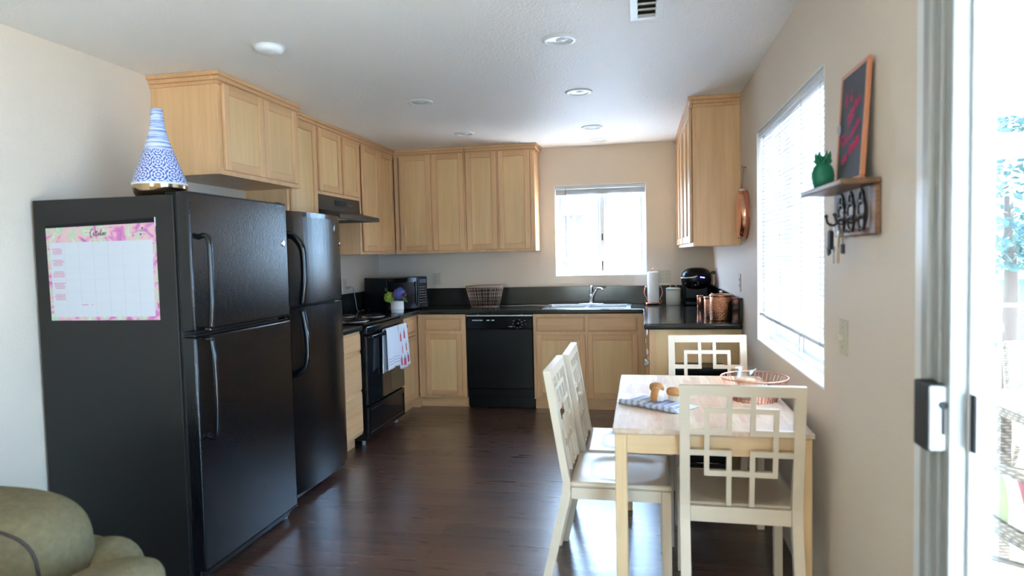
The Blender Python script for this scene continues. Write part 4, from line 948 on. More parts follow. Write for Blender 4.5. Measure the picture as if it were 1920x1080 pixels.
for s_ in (-1, 1):
    pts = smooth_path([(hx_+s_*0.078, hy_, CT+0.018), (hx_+s_*0.060, hy_-0.01, CT+0.055), (hx_+s_*0.080, hy_-0.01, CT+0.10), (hx_+s_*0.076, hy_, CT+0.145), (hx_+s_*0.066, hy_, CT+0.165)], 6)
    MB().tube(pts, 0.0038, 8).blob(pts[-1], 0.009, 0.009, 0.009, 2, 10, 8).build('scroll_arm', 'copper', t)
t = MB().lathe([(0.0060, CT+0.024), (0.050, CT+0.024), (0.052, CT+0.030), (0.052, CT+0.296), (0.049, CT+0.300), (0.018, CT+0.300), (0.018, CT+0.27), (0.0060, CT+0.27)], 40, (hx_, hy_, 0), cap=False).build('paper_towel_roll', 'paper', loc=(hx_, hy_, CT+0.024))
tag(t, 'white paper towel roll standing on the copper holder', 'paper towel')
# white enamel canister
cx1, cy1 = -0.368, -0.22
t = thing('canister', (cx1, cy1, CT), 'white enamel canister with rope handle, left of the coffee maker', 'canister')
MB().lathe([(0.060, CT+0.0005), (0.064, CT+0.005), (0.064, CT+0.132), (0.060, CT+0.135), (0.0, CT+0.135)], 36, (cx1, cy1, 0)).build('body', 'white_enamel', t)
MB().lathe([(0.066, CT+0.1355), (0.067, CT+0.146), (0.058, CT+0.155), (0, CT+0.158)], 36, (cx1, cy1, 0)).build('lid', 'white_enamel', t)
MB().tube(smooth_path([(cx1-0.032, cy1, CT+0.155), (cx1-0.022, cy1, CT+0.176), (cx1, cy1, CT+0.186), (cx1+0.022, cy1, CT+0.176), (cx1+0.032, cy1, CT+0.155)], 5), 0.0042, 8).build('rope_handle', 'rope', t)
# coffee maker
kx, ky = -0.170, -0.27
t = thing('coffee_maker', (kx, ky, CT), 'black single-cup coffee maker in the right counter corner', 'coffee maker')
mb = MB().box(kx-0.105, kx+0.105, ky-0.08, ky+0.14, CT+0.0005, CT+0.045, 0.012, 3).box(kx-0.116, kx+0.116, ky-0.045, ky+0.14, CT+0.04, CT+0.25, 0.03, 4)
mb.build('body', 'satin_black', t)
MB().box(kx+0.075, kx+0.124, ky-0.03, ky+0.13, CT+0.02, CT+0.235, 0.015, 3).build('water_tank', 'gloss_black', t)
MB().box(kx-0.075, kx+0.055, ky-0.10, ky-0.01, CT+0.0455, CT+0.056, 0.004).build('drip_tray', 'gloss_black', t)
mb = MB().blob((kx, ky+0.02, CT+0.235), 0.130, 0.125, 0.098, 2.7, 32, 16); mb.build('head', 'satin_black', t)
MB().lathe([(0.045, CT+0.15), (0.052, CT+0.175), (0.052, CT+0.215)], 24, (kx-0.01, ky-0.055, 0)).build('brew_nozzle', 'gloss_black', t)
MB().tube(smooth_path([(kx-0.132, ky-0.07, CT+0.246), (kx-0.085, ky-0.112, CT+0.246), (kx-0.03, ky-0.122, CT+0.253), (kx+0.000, ky-0.118, CT+0.262)], 6), [0.006]*6+[0.0085]*8+[0.010]*5, 10).build('lift_handle', 'silver_blue', t)
mb = MB()
for k in range(3): mb.lathe([(0.0055, ky-0.118), (0.0055, ky-0.104)], 12, (kx+0.030+k*0.013, 0, CT+0.252-k*0.002), 'y')
mb.build('indicator_light', 'blue_led', t)
# copper canisters along the right wall
def copper_can(label, x, y, r, h, m_, knob=True, name='canister', lid=True):
    t = thing(name, (x, y, CT), label, 'canister', 'copper canisters on the right counter')
    MB().lathe([(r-0.004, CT+0.0005), (r, CT+0.004), (r, CT+h-0.014), (r-0.001, CT+h-0.012)], 48, (x, y, 0)).build('body', m_, t)
    if lid:
        MB().lathe([(r+0.001, CT+h-0.0115), (r+0.004, CT+h-0.008), (r+0.003, CT+h), (r-0.012, CT+h+0.004), (0, CT+h+0.007)], 48, (x, y, 0)).build('lid', 'copper', t)
        if knob: MB().lathe([(0.005, CT+h+0.006), (0.005, CT+h+0.012), (0.011, CT+h+0.018), (0.008, CT+h+0.026), (0, CT+h+0.028)], 20, (x, y, 0)).build('knob', 'chrome', t)
    return t
copper_can('largest hammered copper canister at the front of the right counter', -0.113, -1.600, 0.074, 0.178, 'copper_ham')
copper_can('middle hammered copper canister just behind the largest one', -0.150, -1.405, 0.058, 0.150, 'copper_ham')
copper_can('smooth copper canister behind the hammered ones, on the left', -0.168, -0.62, 0.026, 0.108, 'copper', False)
copper_can('smallest smooth copper canister, tucked between the smooth and hammered ones', -0.128, -0.80, 0.024, 0.100, 'copper', False)

# hanging copper pan
cpn_y, cpn_z = -1.985, 1.600
t = thing('copper_pan', (-0.02, cpn_y, cpn_z), 'round copper pan hung by a strap beside the right wall cabinet', 'pan')
R = 0.152
MB().lathe([(0.0, -0.054), (R-0.012, -0.054), (R-0.004, -0.050), (R, -0.004), (R-0.004, -0.003), (R-0.008, -0.046), (0.0, -0.049)], 56, (0, cpn_y, cpn_z), 'x', cap=False).build('pan_body', 'copper', t)
MB().tube([(-0.003, cpn_y+R*math.cos(2*PI*k/48), cpn_z+R*math.sin(2*PI*k/48)) for k in range(48)], 0.0025, 6, closed=True).build('rim', 'copper_wire', t)
MB().box(-0.052, -0.012, cpn_y-0.035, cpn_y-0.020, cpn_z+R-0.012, cpn_z+R+0.006, 0.003).build('strap_bracket', 'copper_dull', t)
for s_ in (-1, 1): MB().tube([(-0.030, cpn_y+s_*0.026, cpn_z+R-0.004), (-0.014, cpn_y+s_*0.004, 1.898)], 0.0035, 6).build('strap', 'tan_leather', t)
MB().tube([(-0.001, cpn_y, 1.892), (-0.022, cpn_y, 1.892), (-0.026, cpn_y, 1.902)], 0.0025, 6).build('hook', 'bronze', t)

# outlets and switches
def outlet(f, u, z, label, gang=1, switch=False):
    wv = 0.038*gang if gang == 1 else 0.060
    t = thing('wall_outlet' if not switch else 'light_switch', f(u, 0.001, z), label, 'outlet' if not switch else 'light switch')
    mb = MB(); boxf(mb, f, u-wv, u+wv, 0.0005, 0.006, z-0.059, z+0.059, 0.002); mb.build('cover_plate', 'ivory', t)
    for g in range(gang):
        uu = u+(g-(gang-1)/2)*0.058
        if switch:
            mb = MB(); boxf(mb, f, uu-0.006, uu+0.006, 0.006, 0.022, z-0.010, z+0.006, 0.002); mb.build('toggle', 'ivory', t)
            mb = MB()
            for dz_ in (-0.032, 0.032): boxf(mb, f, uu-0.003, uu+0.003, 0.006, 0.0075, z+dz_-0.003, z+dz_+0.003, 0.001)
            mb.build('screw', 'ivory_dark', t)
        else:
            for dz_ in (-0.020, 0.020):
                mb = MB(); boxf(mb, f, uu-0.016, uu+0.016, 0.006, 0.008, z+dz_-0.014, z+dz_+0.014, 0.001); s_ = mb.build('socket', 'ivory', t)
                mb = MB(); boxf(mb, f, uu-0.008, uu-0.005, 0.008, 0.0088, z+dz_-0.005, z+dz_+0.006); boxf(mb, f, uu+0.005, uu+0.008, 0.008, 0.0088, z+dz_-0.005, z+dz_+0.006); mb.build('slot', 'ivory_dark', s_)
    return t
outlet(FB, -2.655, 1.157, 'ivory outlet on the back wall between microwave and wire basket')
outlet(FB, -0.440, 1.147, 'double ivory outlet on the back wall beside the paper towels', 2)
outlet(FL, -0.80, 1.140, 'ivory outlet on the left wall beside the microwave')
outlet(FR, -1.705, 1.160, 'ivory outlet on the right wall above the copper canisters')
outlet(FR, -0.30, 1.165, 'ivory outlet in the right corner behind the coffee maker')
outlet(FR, -4.006, 1.086, 'ivory light switch on the right wall below the key shelf', 1, True)
t = thing('power_plug', (-0.02, -0.30, 1.185), 'black plug of the coffee maker in the corner outlet', 'plug')
MB().box(-0.045, -0.0095, -0.312, -0.288, 1.172, 1.198, 0.004).build('plug_body', 'matte_black', t)
MB().tube(smooth_path([(-0.044, -0.30, 1.185), (-0.060, -0.295, 1.170), (-0.055, -0.27, 1.10), (-0.050, -0.20, 1.0), (-0.052, -0.17, CT+0.006)], 5), 0.0035, 6).build('cord', 'matte_black', t)
t = thing('power_plug', (-W+0.02, -0.80, 1.12), 'grey plug in the left wall outlet with a cord to the microwave', 'plug')
MB().box(-W+0.009, -W+0.045, -0.812, -0.788, 1.108, 1.132, 0.004).build('plug_body', 'grey_print', t)
MB().tube(smooth_path([(-W+0.044, -0.80, 1.12), (-W+0.075, -0.79, 1.115), (-W+0.08, -0.76, 1.02), (-W+0.075, -0.70, CT+0.006), (-W+0.07, -0.55, CT+0.006)], 5), 0.0035, 6).build('cord', 'grey_print', t)

# vase on the refrigerator
vx, vy, vz = -2.745, -3.725, 1.6645
t = thing('vase', (vx, vy, vz), 'tall blue and white bottle vase with bronze base on the refrigerator', 'vase')
def vr(h):  # radius by height, smooth teardrop
    pts = [(0, 0.086), (0.010, 0.098), (0.025, 0.106), (0.045, 0.1115), (0.060, 0.1120), (0.075, 0.1090), (0.100, 0.101), (0.127, 0.0915), (0.160, 0.0795), (0.190, 0.069), (0.216, 0.0600), (0.250, 0.0475), (0.280, 0.0390), (0.305, 0.0335), (0.340, 0.0285), (0.370, 0.0250), (0.395, 0.0240)]
    for (a, r0), (b_, r1) in zip(pts, pts[1:]):
        if a <= h <= b_: return r0+(r1-r0)*(h-a)/(b_-a)
    return pts[-1][1]
def prof(h0, h1, n_, off=0.0): return [(vr(h0+(h1-h0)*k/n_)+off, vz+h0+(h1-h0)*k/n_) for k in range(n_+1)]
MB().lathe([(0.0, vz+0.0005)]+[(r, z+0.0005) for r, z in prof(0, 0.060, 10)], 56, (vx, vy, 0), cap=False).build('base', 'vase_gold', t)
MB().lathe(prof(0.058, 0.0675, 3, 0.0006), 56, (vx, vy, 0), cap=False).build('white_ring', 'vase_rim', t)
MB().lathe(prof(0.067, 0.215, 16, 0.0003), 56, (vx, vy, 0), cap=False).build('scroll_band', 'vase_scroll', t)
MB().lathe(prof(0.2145, 0.395, 16, 0.0005)+[(0.020, vz+0.395), (0.018, vz+0.30), (0, vz+0.30)], 56, (vx, vy, 0), cap=False).build('neck', 'vase_band', t)
# ================================================================== KEY SHELF ON THE RIGHT WALL
SZ = 1.572; SA, SB = -4.345, -3.880
t = thing('wall_shelf', (0, (SA+SB)/2, SZ-0.016), 'small rustic wooden key shelf with three ornate hooks on the right wall', 'shelf')
MB().box(-0.106, -0.001, SA, SB, SZ-0.016, SZ, 0.003).build('shelf_board', 'shelf_wood', t)
bp = MB().box(-0.016, -0.001, -4.343, -3.945, 1.414, SZ-0.017, 0.004).build('back_board', 'shelf_edge', t)
MB().box(-0.0172, -0.0158, -4.295, -3.965, 1.436, SZ-0.018).build('painted_face', 'whitewash', bp)
for y in (-4.045, -4.140, -4.240):
    mb = MB(); x = -0.0205
    for zc, a, b_ in ((1.525, 0.018, 0.019), (1.490, 0.032, 0.026), (1.454, 0.025, 0.022)):
        mb.tube([(x, y+a*math.cos(2*PI*k/20), zc+b_*math.sin(2*PI*k/20)) for k in range(20)], 0.0045, 6, closed=True)
    for s_ in (-1, 1): mb.tube(smooth_path([(x, y, 1.55), (x-0.001, y+s_*0.034, 1.51), (x, y+s_*0.044, 1.472), (x, y+s_*0.016, 1.428)], 4), 0.0036, 6)
    mb.blob((x-0.003, y, 1.508), 0.006, 0.008, 0.006, 2, 8, 6)
    pl = mb.build('hook_plate', 'bronze', t)
    MB().blob((x+0.001, y, 1.490), 0.003, 0.024, 0.020, 2, 12, 8).blob((x+0.001, y, 1.454), 0.003, 0.018, 0.016, 2, 12, 8).build('plate_inset', 'whitewash', pl)
    MB().tube(smooth_path([(x, y, 1.475), (x-0.022, y, 1.452), (x-0.040, y, 1.458), (x-0.046, y, 1.478)], 5), 0.0036, 8).blob((x-0.046, y, 1.481), 0.0062, 0.0062, 0.0062, 2, 8, 6).build('hook', 'bronze', t)
def key(label, x, y, z, parts):
    t = thing('key_ring', (x, y, z), label, 'keys', 'keys hanging from the wall shelf')
    MB().tube([(x, y+0.012*math.cos(2*PI*k/24), z-0.012+0.012*math.sin(2*PI*k/24)) for k in range(24)], 0.0014, 5, closed=True).build('ring', 'key_brass', t)
    for kind, dx, dy, dz_, rot in parts:
        mt = Matrix.Translation((x+dx, y+dy, z-0.022+dz_)) @ Matrix.Rotation(rot, 4, 'X')
        if kind == 'fob': MB().box(-0.006, 0.006, -0.019, 0.019, -0.062, 0.0, 0.006, 3, mt).build('key_fob', 'matte_black', t)
        elif kind == 'small': MB().box(-0.004, 0.004, -0.012, 0.012, -0.030, 0.0, 0.003, 2, mt).build('black_tag', 'matte_black', t)
        elif kind == 'strap': MB().box(-0.002, 0.002, -0.009, 0.009, -0.105, 0.0, 0.001, 1, mt).build('leather_strap', 'tan_leather', t)
        else:
            mb = MB().lathe([(0.010, -0.0012), (0.010, 0.0012)], 16, (0, 0, -0.010), 'x', mtx=mt)
            mb.box(-0.0010, 0.0010, -0.0036, 0.0036, -0.055, -0.016, mtx=mt).box(-0.0010, 0.0010, -0.006, -0.0030, -0.050, -0.042, mtx=mt).build('key', 'key_brass', t)
key('black car key fob and keys on the left hook of the wall shelf', -0.052, -4.045, 1.458, [('fob', 0, 0.004, 0, 0.05), ('key', 0.004, -0.016, -0.052, 0.0), ('small', 0, 0.028, -0.050, -0.35)])
key('bunch of keys with a tan strap on the middle hook of the wall shelf', -0.052, -4.140, 1.458, [('strap', 0, 0.010, 0.0, 0.06), ('key', -0.004, 0.0, 0.0, 0.12), ('key', 0.004, -0.012, 0.0, -0.12), ('small', 0.003, -0.020, -0.045, 0.0)])
# green pineapple
pyx, pyy = -0.054, -3.955
t = thing('pineapple_figurine', (pyx, pyy, SZ), 'small green metal pineapple standing on the wall shelf', 'figurine')
MB().blob((pyx, pyy, SZ+0.044), 0.034, 0.034, 0.046, 2.5, 24, 14).build('fruit', 'pineapple', t)
mb = MB()
for s_ in (-1, 1):
    for k in range(6):
        a0 = k*PI/3; pts = [(pyx+0.0345*math.cos(a0+s_*u*1.6)*math.sqrt(max(0.1, 1-((u-0.5)*1.7)**2)), pyy+0.0345*math.sin(a0+s_*u*1.6)*math.sqrt(max(0.1, 1-((u-0.5)*1.7)**2)), SZ+0.006+0.078*u) for u in [i/8 for i in range(9)]]
        mb.tube(pts, 0.0014, 5)
mb.build('lattice_ridges', 'pineapple', t)
mb = MB()
for ring, (n_, r, h, z) in enumerate(((8, 0.027, 0.012, 0.088), (8, 0.024, 0.018, 0.096), (6, 0.022, 0.024, 0.104))):
    for k in range(n_):
        a = 2*PI*k/n_+ring*0.4; d = Vector((math.cos(a), math.sin(a), 0)); b0 = Vector((pyx, pyy, SZ+z))
        mb.tube([b0+d*0.010, b0+d*(0.010+r*0.45)+Vector((0, 0, h*0.4)), b0+d*r*1.08+Vector((0, 0, h))], [0.008, 0.006, 0.0006], 5)
mb.lathe([(0.022, SZ+0.082), (0.018, SZ+0.095), (0.010, SZ+0.104), (0, SZ+0.104)], 14, (pyx, pyy, 0), cap=False)
mb.build('crown', 'pineapple', t)
# chalkboard leaning on the shelf
cb = thing('chalkboard', (-0.03, -4.165, SZ), 'small copper framed chalkboard with pink chalk writing leaning above the key shelf', 'chalkboard')
BY0, BY1, BH = -4.292, -4.040, 0.345
lean = Matrix.Translation((-0.034, 0, SZ+0.0008)) @ Matrix.Rotation(math.radians(3.4), 4, 'Y')
MB().box(-0.004, 0.004, BY0+0.008, BY1-0.008, 0.008, BH-0.008, mtx=lean).build('slate', 'slate', cb)
mb = MB(); fr_ = 0.012
for a, b_, c, d in ((BY0, BY1, 0.0, fr_), (BY0, BY1, BH-fr_, BH), (BY0, BY0+fr_, fr_, BH-fr_), (BY1-fr_, BY1, fr_, BH-fr_)): mb.box(-0.0065, 0.0065, a, b_, c, d, 0.002, 1, lean)
mb.build('frame', 'copper_frame', cb)
def chalk(mb, glyphs, s0, t0, sc, slant=0.0, adv=None):
    for g in glyphs:
        pts = []
        for x, z in g:
            s = s0+x*sc; tt = t0+z*sc+slant*(x*sc)
            # s runs from the far edge (left) to the near edge (right)
            pts.append(lean @ Vector((-0.0046, BY1-0.012-s, tt)))
        mb.tube(smooth_path(pts, 4) if len(pts) > 2 else pts, 0.0014, 5)
mb = MB()
eight = [[(0.5, 1.0), (0.1, 1.4), (0.5, 1.9), (0.9, 1.4), (0.5, 1.0), (0.0, 0.5), (0.5, 0.0), (1.0, 0.5), (0.5, 1.0)]]
six = [[(0.8, 1.9), (0.2, 1.2), (0.1, 0.5), (0.5, 0.0), (0.9, 0.5), (0.5, 0.9), (0.15, 0.6)]]
def scrib(n_, sc, h=1.0, seed=1):
    rn = random.Random(seed); return [[(k*0.45+rn.uniform(-.1, .1), (h if k % 2 else 0)*rn.uniform(0.7, 1.25)) for k in range(n_)]]
chalk(mb, eight, 0.045, 0.235, 0.022); chalk(mb, six, 0.098, 0.243, 0.018)
chalk(mb, scrib(13, 1, 1.3, 2), 0.078, 0.188, 0.020, 0.38); chalk(mb, scrib(7, 1, 0.8, 4), 0.088, 0.170, 0.018, 0.55)
heart = [[(1.0, 0.0), (0.0, 1.2), (0.3, 1.9), (1.0, 1.4), (1.7, 1.9), (2.0, 1.2), (1.0, 0.0)]]
chalk(mb, heart, 0.022, 0.118, 0.020); chalk(mb, scrib(5, 1, 1.0, 6), 0.068, 0.120, 0.016, 0.3); chalk(mb, scrib(11, 1, 1.1, 7), 0.112, 0.132, 0.018, 0.42); chalk(mb, scrib(10, 1, 1.0, 17), 0.114, 0.130, 0.018, 0.42)
chalk(mb, scrib(7, 1, 1.5, 8), 0.050, 0.062, 0.015, 0.25); chalk(mb, scrib(12, 1, 1.3, 9), 0.108, 0.086, 0.018, 0.22); chalk(mb, scrib(9, 1, 1.6, 19), 0.112, 0.084, 0.018, 0.26)
mb.build('chalk_writing', 'chalk_pink', cb)
mc = lean @ Vector((-0.007, BY1-0.014, 0.178))
MB().blob(mc, 0.006, 0.010, 0.017, 2, 12, 8).build('clip', 'whitewash', cb)

# ================================================================== DINING TABLE
TZ = 0.725; TX0, TX1, TY0, TY1 = -0.765, -0.055, -3.868, -2.765
tb = thing('dining_table', (-0.41, -3.32, 0), 'rectangular pine dining table with butcher block top by the window', 'table')
MB().box(TX0, TX1, TY0, TY1, TZ-0.020, TZ, 0.003).build('tabletop', 'block', tb)
for y in (TY0+0.014, TY1-0.032): MB().box(TX0+0.053, TX1-0.053, y, y+0.018, TZ-0.095, TZ-0.021, 0.001).build('apron', 'pine_x', tb)
for x in (TX0+0.014, TX1-0.032): MB().box(x, x+0.018, TY0+0.051, TY1-0.051, TZ-0.095, TZ-0.021, 0.001).build('apron', 'pine_y', tb)
for x, y in ((TX0+0.008, TY0+0.006), (TX1-0.053, TY0+0.006), (TX0+0.008, TY1-0.051), (TX1-0.053, TY1-0.051)):
    MB().box(x, x+0.045, y, y+0.045, 0.001, TZ-0.021, 0.003).build('leg', 'pine_z', tb)

# ================================================================== CHAIRS
CHW, CHD, CHS, CHH = 0.425, 0.405, 0.445, 0.904
def chair_proto():
    t = thing('dining_chair', (0, 0, 0), '', 'chair', 'white dining chairs with square lattice backs')
    h = CHW/2; bt, th = 0.104, 0.030
    sl = (bt-th)/(CHH-CHS)                        # backward lean above the seat
    def bx(z): return -sl*(z-CHS)                 # inner face of the back at height z
    def lean_bar(mb, y0, y1, z0, z1, t0=0.0, t1=0.030, bev=0.002):
        poly = [(bx(z0)-t1, z0), (bx(z0)-t0, z0), (bx(z1)-t0, z1), (bx(z1)-t1, z1)]
        n0 = len(mb.bm.verts); mb.prism(poly, y0, y1, 'xz')
    # rear legs run into the back posts
    for s_ in (-1, 1):
        y0, y1 = (h-0.036, h) if s_ > 0 else (-h, -h+0.036)
        poly = [(-0.128, 0.001), (-0.092, 0.001), (0.002, CHS-0.05), (0.0, CHS), (bx(CHH), CHH), (bx(CHH)-th, CHH), (-0.030, CHS), (-0.036, CHS-0.05)]
        MB().prism(poly, y0, y1, 'xz').build('rear_leg_and_post', 'chair', t)
        MB().box(CHD-0.040, CHD-0.002, y0 if s_ < 0 else y1-0.034, y1 if s_ > 0 else y0+0.034, 0.001, CHS-0.021, 0.002).build('front_leg', 'chair', t)
    def dish(u, v):
        x = -0.001+CHD*u; y = -h+0.002+(CHW-0.004)*v
        a, b_ = (u-0.52)/0.40, (v-0.5)/0.40
        q = max(0.0, 1-(abs(a)**3+abs(b_)**3)); return (x, y, CHS-0.010*min(1, q*1.6))
    MB().grid(dish, 22, 22, 0.019).build('seat', 'chair', t)
    mb = MB().box(0.004, CHD-0.042, -h+0.004, -h+0.022, CHS-0.068, CHS-0.0215, 0.001).box(0.004, CHD-0.042, h-0.022, h-0.004, CHS-0.068, CHS-0.0215, 0.001)
    mb.box(CHD-0.026, CHD-0.006, -h+0.036, h-0.036, CHS-0.068, CHS-0.0215, 0.001).box(-0.030, -0.010, -h+0.037, h-0.037, CHS-0.060, CHS-0.0015, 0.001)
    mb.build('seat_rail', 'chair', t)
    mb = MB(); lean_bar(mb, -h+0.036, h-0.036, CHH-0.038, CHH); mb.build('top_rail', 'chair', t)
    # lattice: z measured from below the top rail; proportions read off the near chair
    zt, zb0 = CHH-0.038, CHS+0.002; Hh = zt-zb0; iw = h-0.036
    def Z(f): return zt-Hh*f
    def Y(f): return -iw+2*iw*f
    a0, a1 = 0.142, 0.192      # outer verticals of the squares
    b0, b1 = 0.362, 0.412      # inner verticals
    r = [(a0, 1-a0, 0.118, 0.162)]
    mb = MB()
    def bar(u0, u1, v0, v1, k=0.006): lean_bar(mb, Y(u0), Y(u1), Z(v1), Z(v0), k, 0.024)
    T0, T1 = 0.108, 0.155; M0, M1 = 0.300, 0.350; N0, N1 = 0.490, 0.540; O0, O1 = 0.675, 0.725
    bar(a0, 1-a0, T0, T1); bar(a0, 1-a0, O0, O1)
    for m_ in (0, 1):
        def U(a, b_): return (a, b_) if not m_ else (1-b_, 1-a)
        bar(*U(0.0, b1), M0, M1, 0.0063); bar(*U(0.0, b1), N0, N1, 0.0063)
        bar(*U(a0, a1), T1, M0); bar(*U(a0, a1), M1, N0); bar(*U(a0, a1), N1, O0)
        bar(*U(b0, b1), 0.0, T0); bar(*U(b0, b1), T1, M0); bar(*U(b0, b1), N1, O0); bar(*U(b0, b1), O1, 1.0)
    mb.build('lattice', 'chair', t)
    return t
ch0 = chair_proto()
spots = [(-0.945, -3.466, -0.011, 'white lattice-back chair on the near left side of the table'),
         (-0.920, -3.020, 0.008, 'white lattice-back chair on the far left side of the table'),
         (-0.308, -3.832, 1.545, 'white lattice-back chair at the near end of the table, seen from behind'),
         (-0.292, -2.575, -1.548, 'white lattice-back chair at the far end of the table')]
for i, (x, y, a, lb) in enumerate(spots):
    c = ch0 if i == 0 else copy_tree(ch0)
    c.location = (x, y, 0); c.rotation_euler = (0, 0, a); c['label'] = lb

# ================================================================== THINGS ON THE TABLE
# folded gingham towel
t = thing('kitchen_towel', (-0.59, -3.46, TZ), 'blue and white checked kitchen towel folded under the muffins', 'towel')
rn = random.Random(11)
def towel_surface(z_off, shrink):
    def fn(u, v):
        s, w = u-0.5, v-0.5
        x0 = -0.590+s*(0.300-shrink)*1.0; y0 = -3.478+w*(0.20-shrink)
        a = -0.62; x = -0.590+s*(0.30-shrink)*math.cos(a)-w*(0.165-shrink)*math.sin(a); y = -3.472+s*(0.30-shrink)*math.sin(a)+w*(0.165-shrink)*math.cos(a)
        z = TZ+0.003+z_off*(1-0.25*abs(s))+0.010*math.exp(-((s+0.12)/0.10)**2)*(1 if w < 0.2 else 0.5)
        edge = min(1, (0.5-abs(s))*14)*min(1, (0.5-abs(w))*14)
        z = TZ+0.0015+(z-TZ-0.0015)*(0.25+0.75*edge)+0.0016*math.sin(s*26)*edge
        return (x, y, z)
    return fn
MB().grid(towel_surface(0.006, 0.0), 36, 24, 0.0012).build('lower_fold', 'gingham', t)
MB().grid(towel_surface(0.015, 0.018), 36, 24, 0.0012).build('upper_fold', 'gingham', t)
def roll(u, v):
    s = -0.48+0.96*u; ang = -PI/2+1.25*PI*v; a = -0.62; r = 0.0095+0.002*math.sin(u*9)
    w = -0.46-r*math.cos(ang)/0.165
    return (-0.590+s*0.29*math.cos(a)-w*0.165*math.sin(a), -3.472+s*0.29*math.sin(a)+w*0.165*math.cos(a), TZ+0.0115+r*math.sin(ang)+0.006*math.exp(-((s+0.12)/0.10)**2))
mb = MB().grid(roll, 36, 10, 0.0012)
mb.build('rolled_edge', 'gingham', t)
def muffin(label, c, mt, cup):
    t = thing('muffin', c, label, 'muffin', 'muffins on the checked towel')
    M4 = Matrix.Translation(c) @ mt; mb = MB()
    prof_ = [(0.0, -0.026), (0.019, -0.026), (0.026, 0.004)]
    n_ = 36; rings = []
    for r, z in ((0.019, -0.026), (0.0225, -0.011), (0.026, 0.004)):
        rings.append([mb.bm.verts.new(M4 @ Vector(((r+(0.0012 if k % 2 else 0))*math.cos(2*PI*k/n_), (r+(0.0012 if k % 2 else 0))*math.sin(2*PI*k/n_), z))) for k in range(n_)])
    for i in range(2):
        for k in range(n_): mb.bm.faces.new((rings[i][k], rings[i][(k+1) % n_], rings[i+1][(k+1) % n_], rings[i+1][k]))
    mb.bm.faces.new(rings[0]); mb.bm.faces.new(rings[-1]); mb.build('paper_cup', cup, t)
    MB().blob((0, 0, 0.010), 0.031, 0.031, 0.020, 2.3, 24, 12, M4, 0.03).build('muffin_top', 'muffin', t)
RX = lambda a: Matrix.Rotation(a, 4, 'X'); RYm = lambda a: Matrix.Rotation(a, 4, 'Y'); RZ = lambda a: Matrix.Rotation(a, 4, 'Z')
muffin('muffin lying on its side at the front, its top towards the camera', (-0.588, -3.505, TZ+0.051), RZ(math.radians(-12)) @ RYm(math.radians(-78)) @ RZ(1.0), 'muffin_cup_white')
muffin('muffin at the back left, resting behind the one on its side', (-0.592, -3.435, TZ+0.060), RZ(0.3) @ RX(math.radians(12)), 'muffin_cup')
muffin('muffin standing upright at the right end of the checked towel', (-0.522, -3.470, TZ+0.0485), RZ(0.3) @ RYm(math.radians(6)), 'muffin_cup')
# copper fruit basket with a candle jar
wire_basket('fruit_basket', 'round copper wire fruit basket on the dining table', (-0.172, -3.320, TZ), 0.092, 0.092, 0.140, 0.140, 0.098, 44, 3, 'copper_wire', 0.0013, 0.0028)
jx, jy, jz = -0.205, -3.300, TZ+0.0035
t = thing('candle_jar', (jx, jy, jz), 'clear glass jar candle with peach wax inside the copper fruit basket', 'candle')
MB().lathe([(0.0, jz+0.001), (0.040, jz+0.001), (0.045, jz+0.006), (0.045, jz+0.128), (0.0435, jz+0.130), (0.0425, jz+0.128), (0.0425, jz+0.008), (0.0, jz+0.006)], 40, (jx, jy, 0), cap=False).build('jar', 'jar_glass', t)
MB().lathe([(0.0, jz+0.0085), (0.0415, jz+0.0085), (0.0415, jz+0.082), (0.0, jz+0.080)], 36, (jx, jy, 0), cap=False).build('wax', 'wax', t)
MB().tube([(jx, jy, jz+0.08), (jx+0.001, jy, jz+0.092)], 0.001, 5).build('wick', 'matte_black', t)

# step bin behind the far chair
t = thing('step_bin', (-0.285, -1.94, 0), 'black step-on waste bin with silver pedal under the far chair', 'waste bin')
MB().box(-0.446, -0.122, -2.010, -1.805, 0.012, 0.575, 0.020, 4).build('bin_body', 'satin_black', t)
MB().box(-0.450, -0.118, -2.014, -1.801, 0.578, 0.636, 0.018, 4).build('lid', 'satin_black', t)
MB().tube(smooth_path([(-0.325, -2.012, 0.028), (-0.305, -2.036, 0.030), (-0.25, -2.044, 0.033), (-0.195, -2.036, 0.030), (-0.175, -2.012, 0.028)], 5), 0.006, 8, flat=0.6).build('pedal', 'chrome', t)
MB().box(-0.43, -0.14, -1.995, -1.82, 0.001, 0.014, 0.002).build('base_ring', 'matte_black', t)

# ================================================================== ARMCHAIR, lower left
ac = thing('armchair', (-2.60, -4.95, 0), 'olive green upholstered armchair with dark piping in the lower left corner', 'armchair')
def cush(name, c, r, e, rot=(0, 0, 0), m_='sofa', parent=None):
    mt = Matrix.Translation(c) @ Matrix.Rotation(rot[2], 4, 'Z') @ Matrix.Rotation(rot[1], 4, 'Y') @ Matrix.Rotation(rot[0], 4, 'X')
    return MB().blob((0, 0, 0), *r, e, 48, 28, mt).build(name, m_, parent or ac), mt

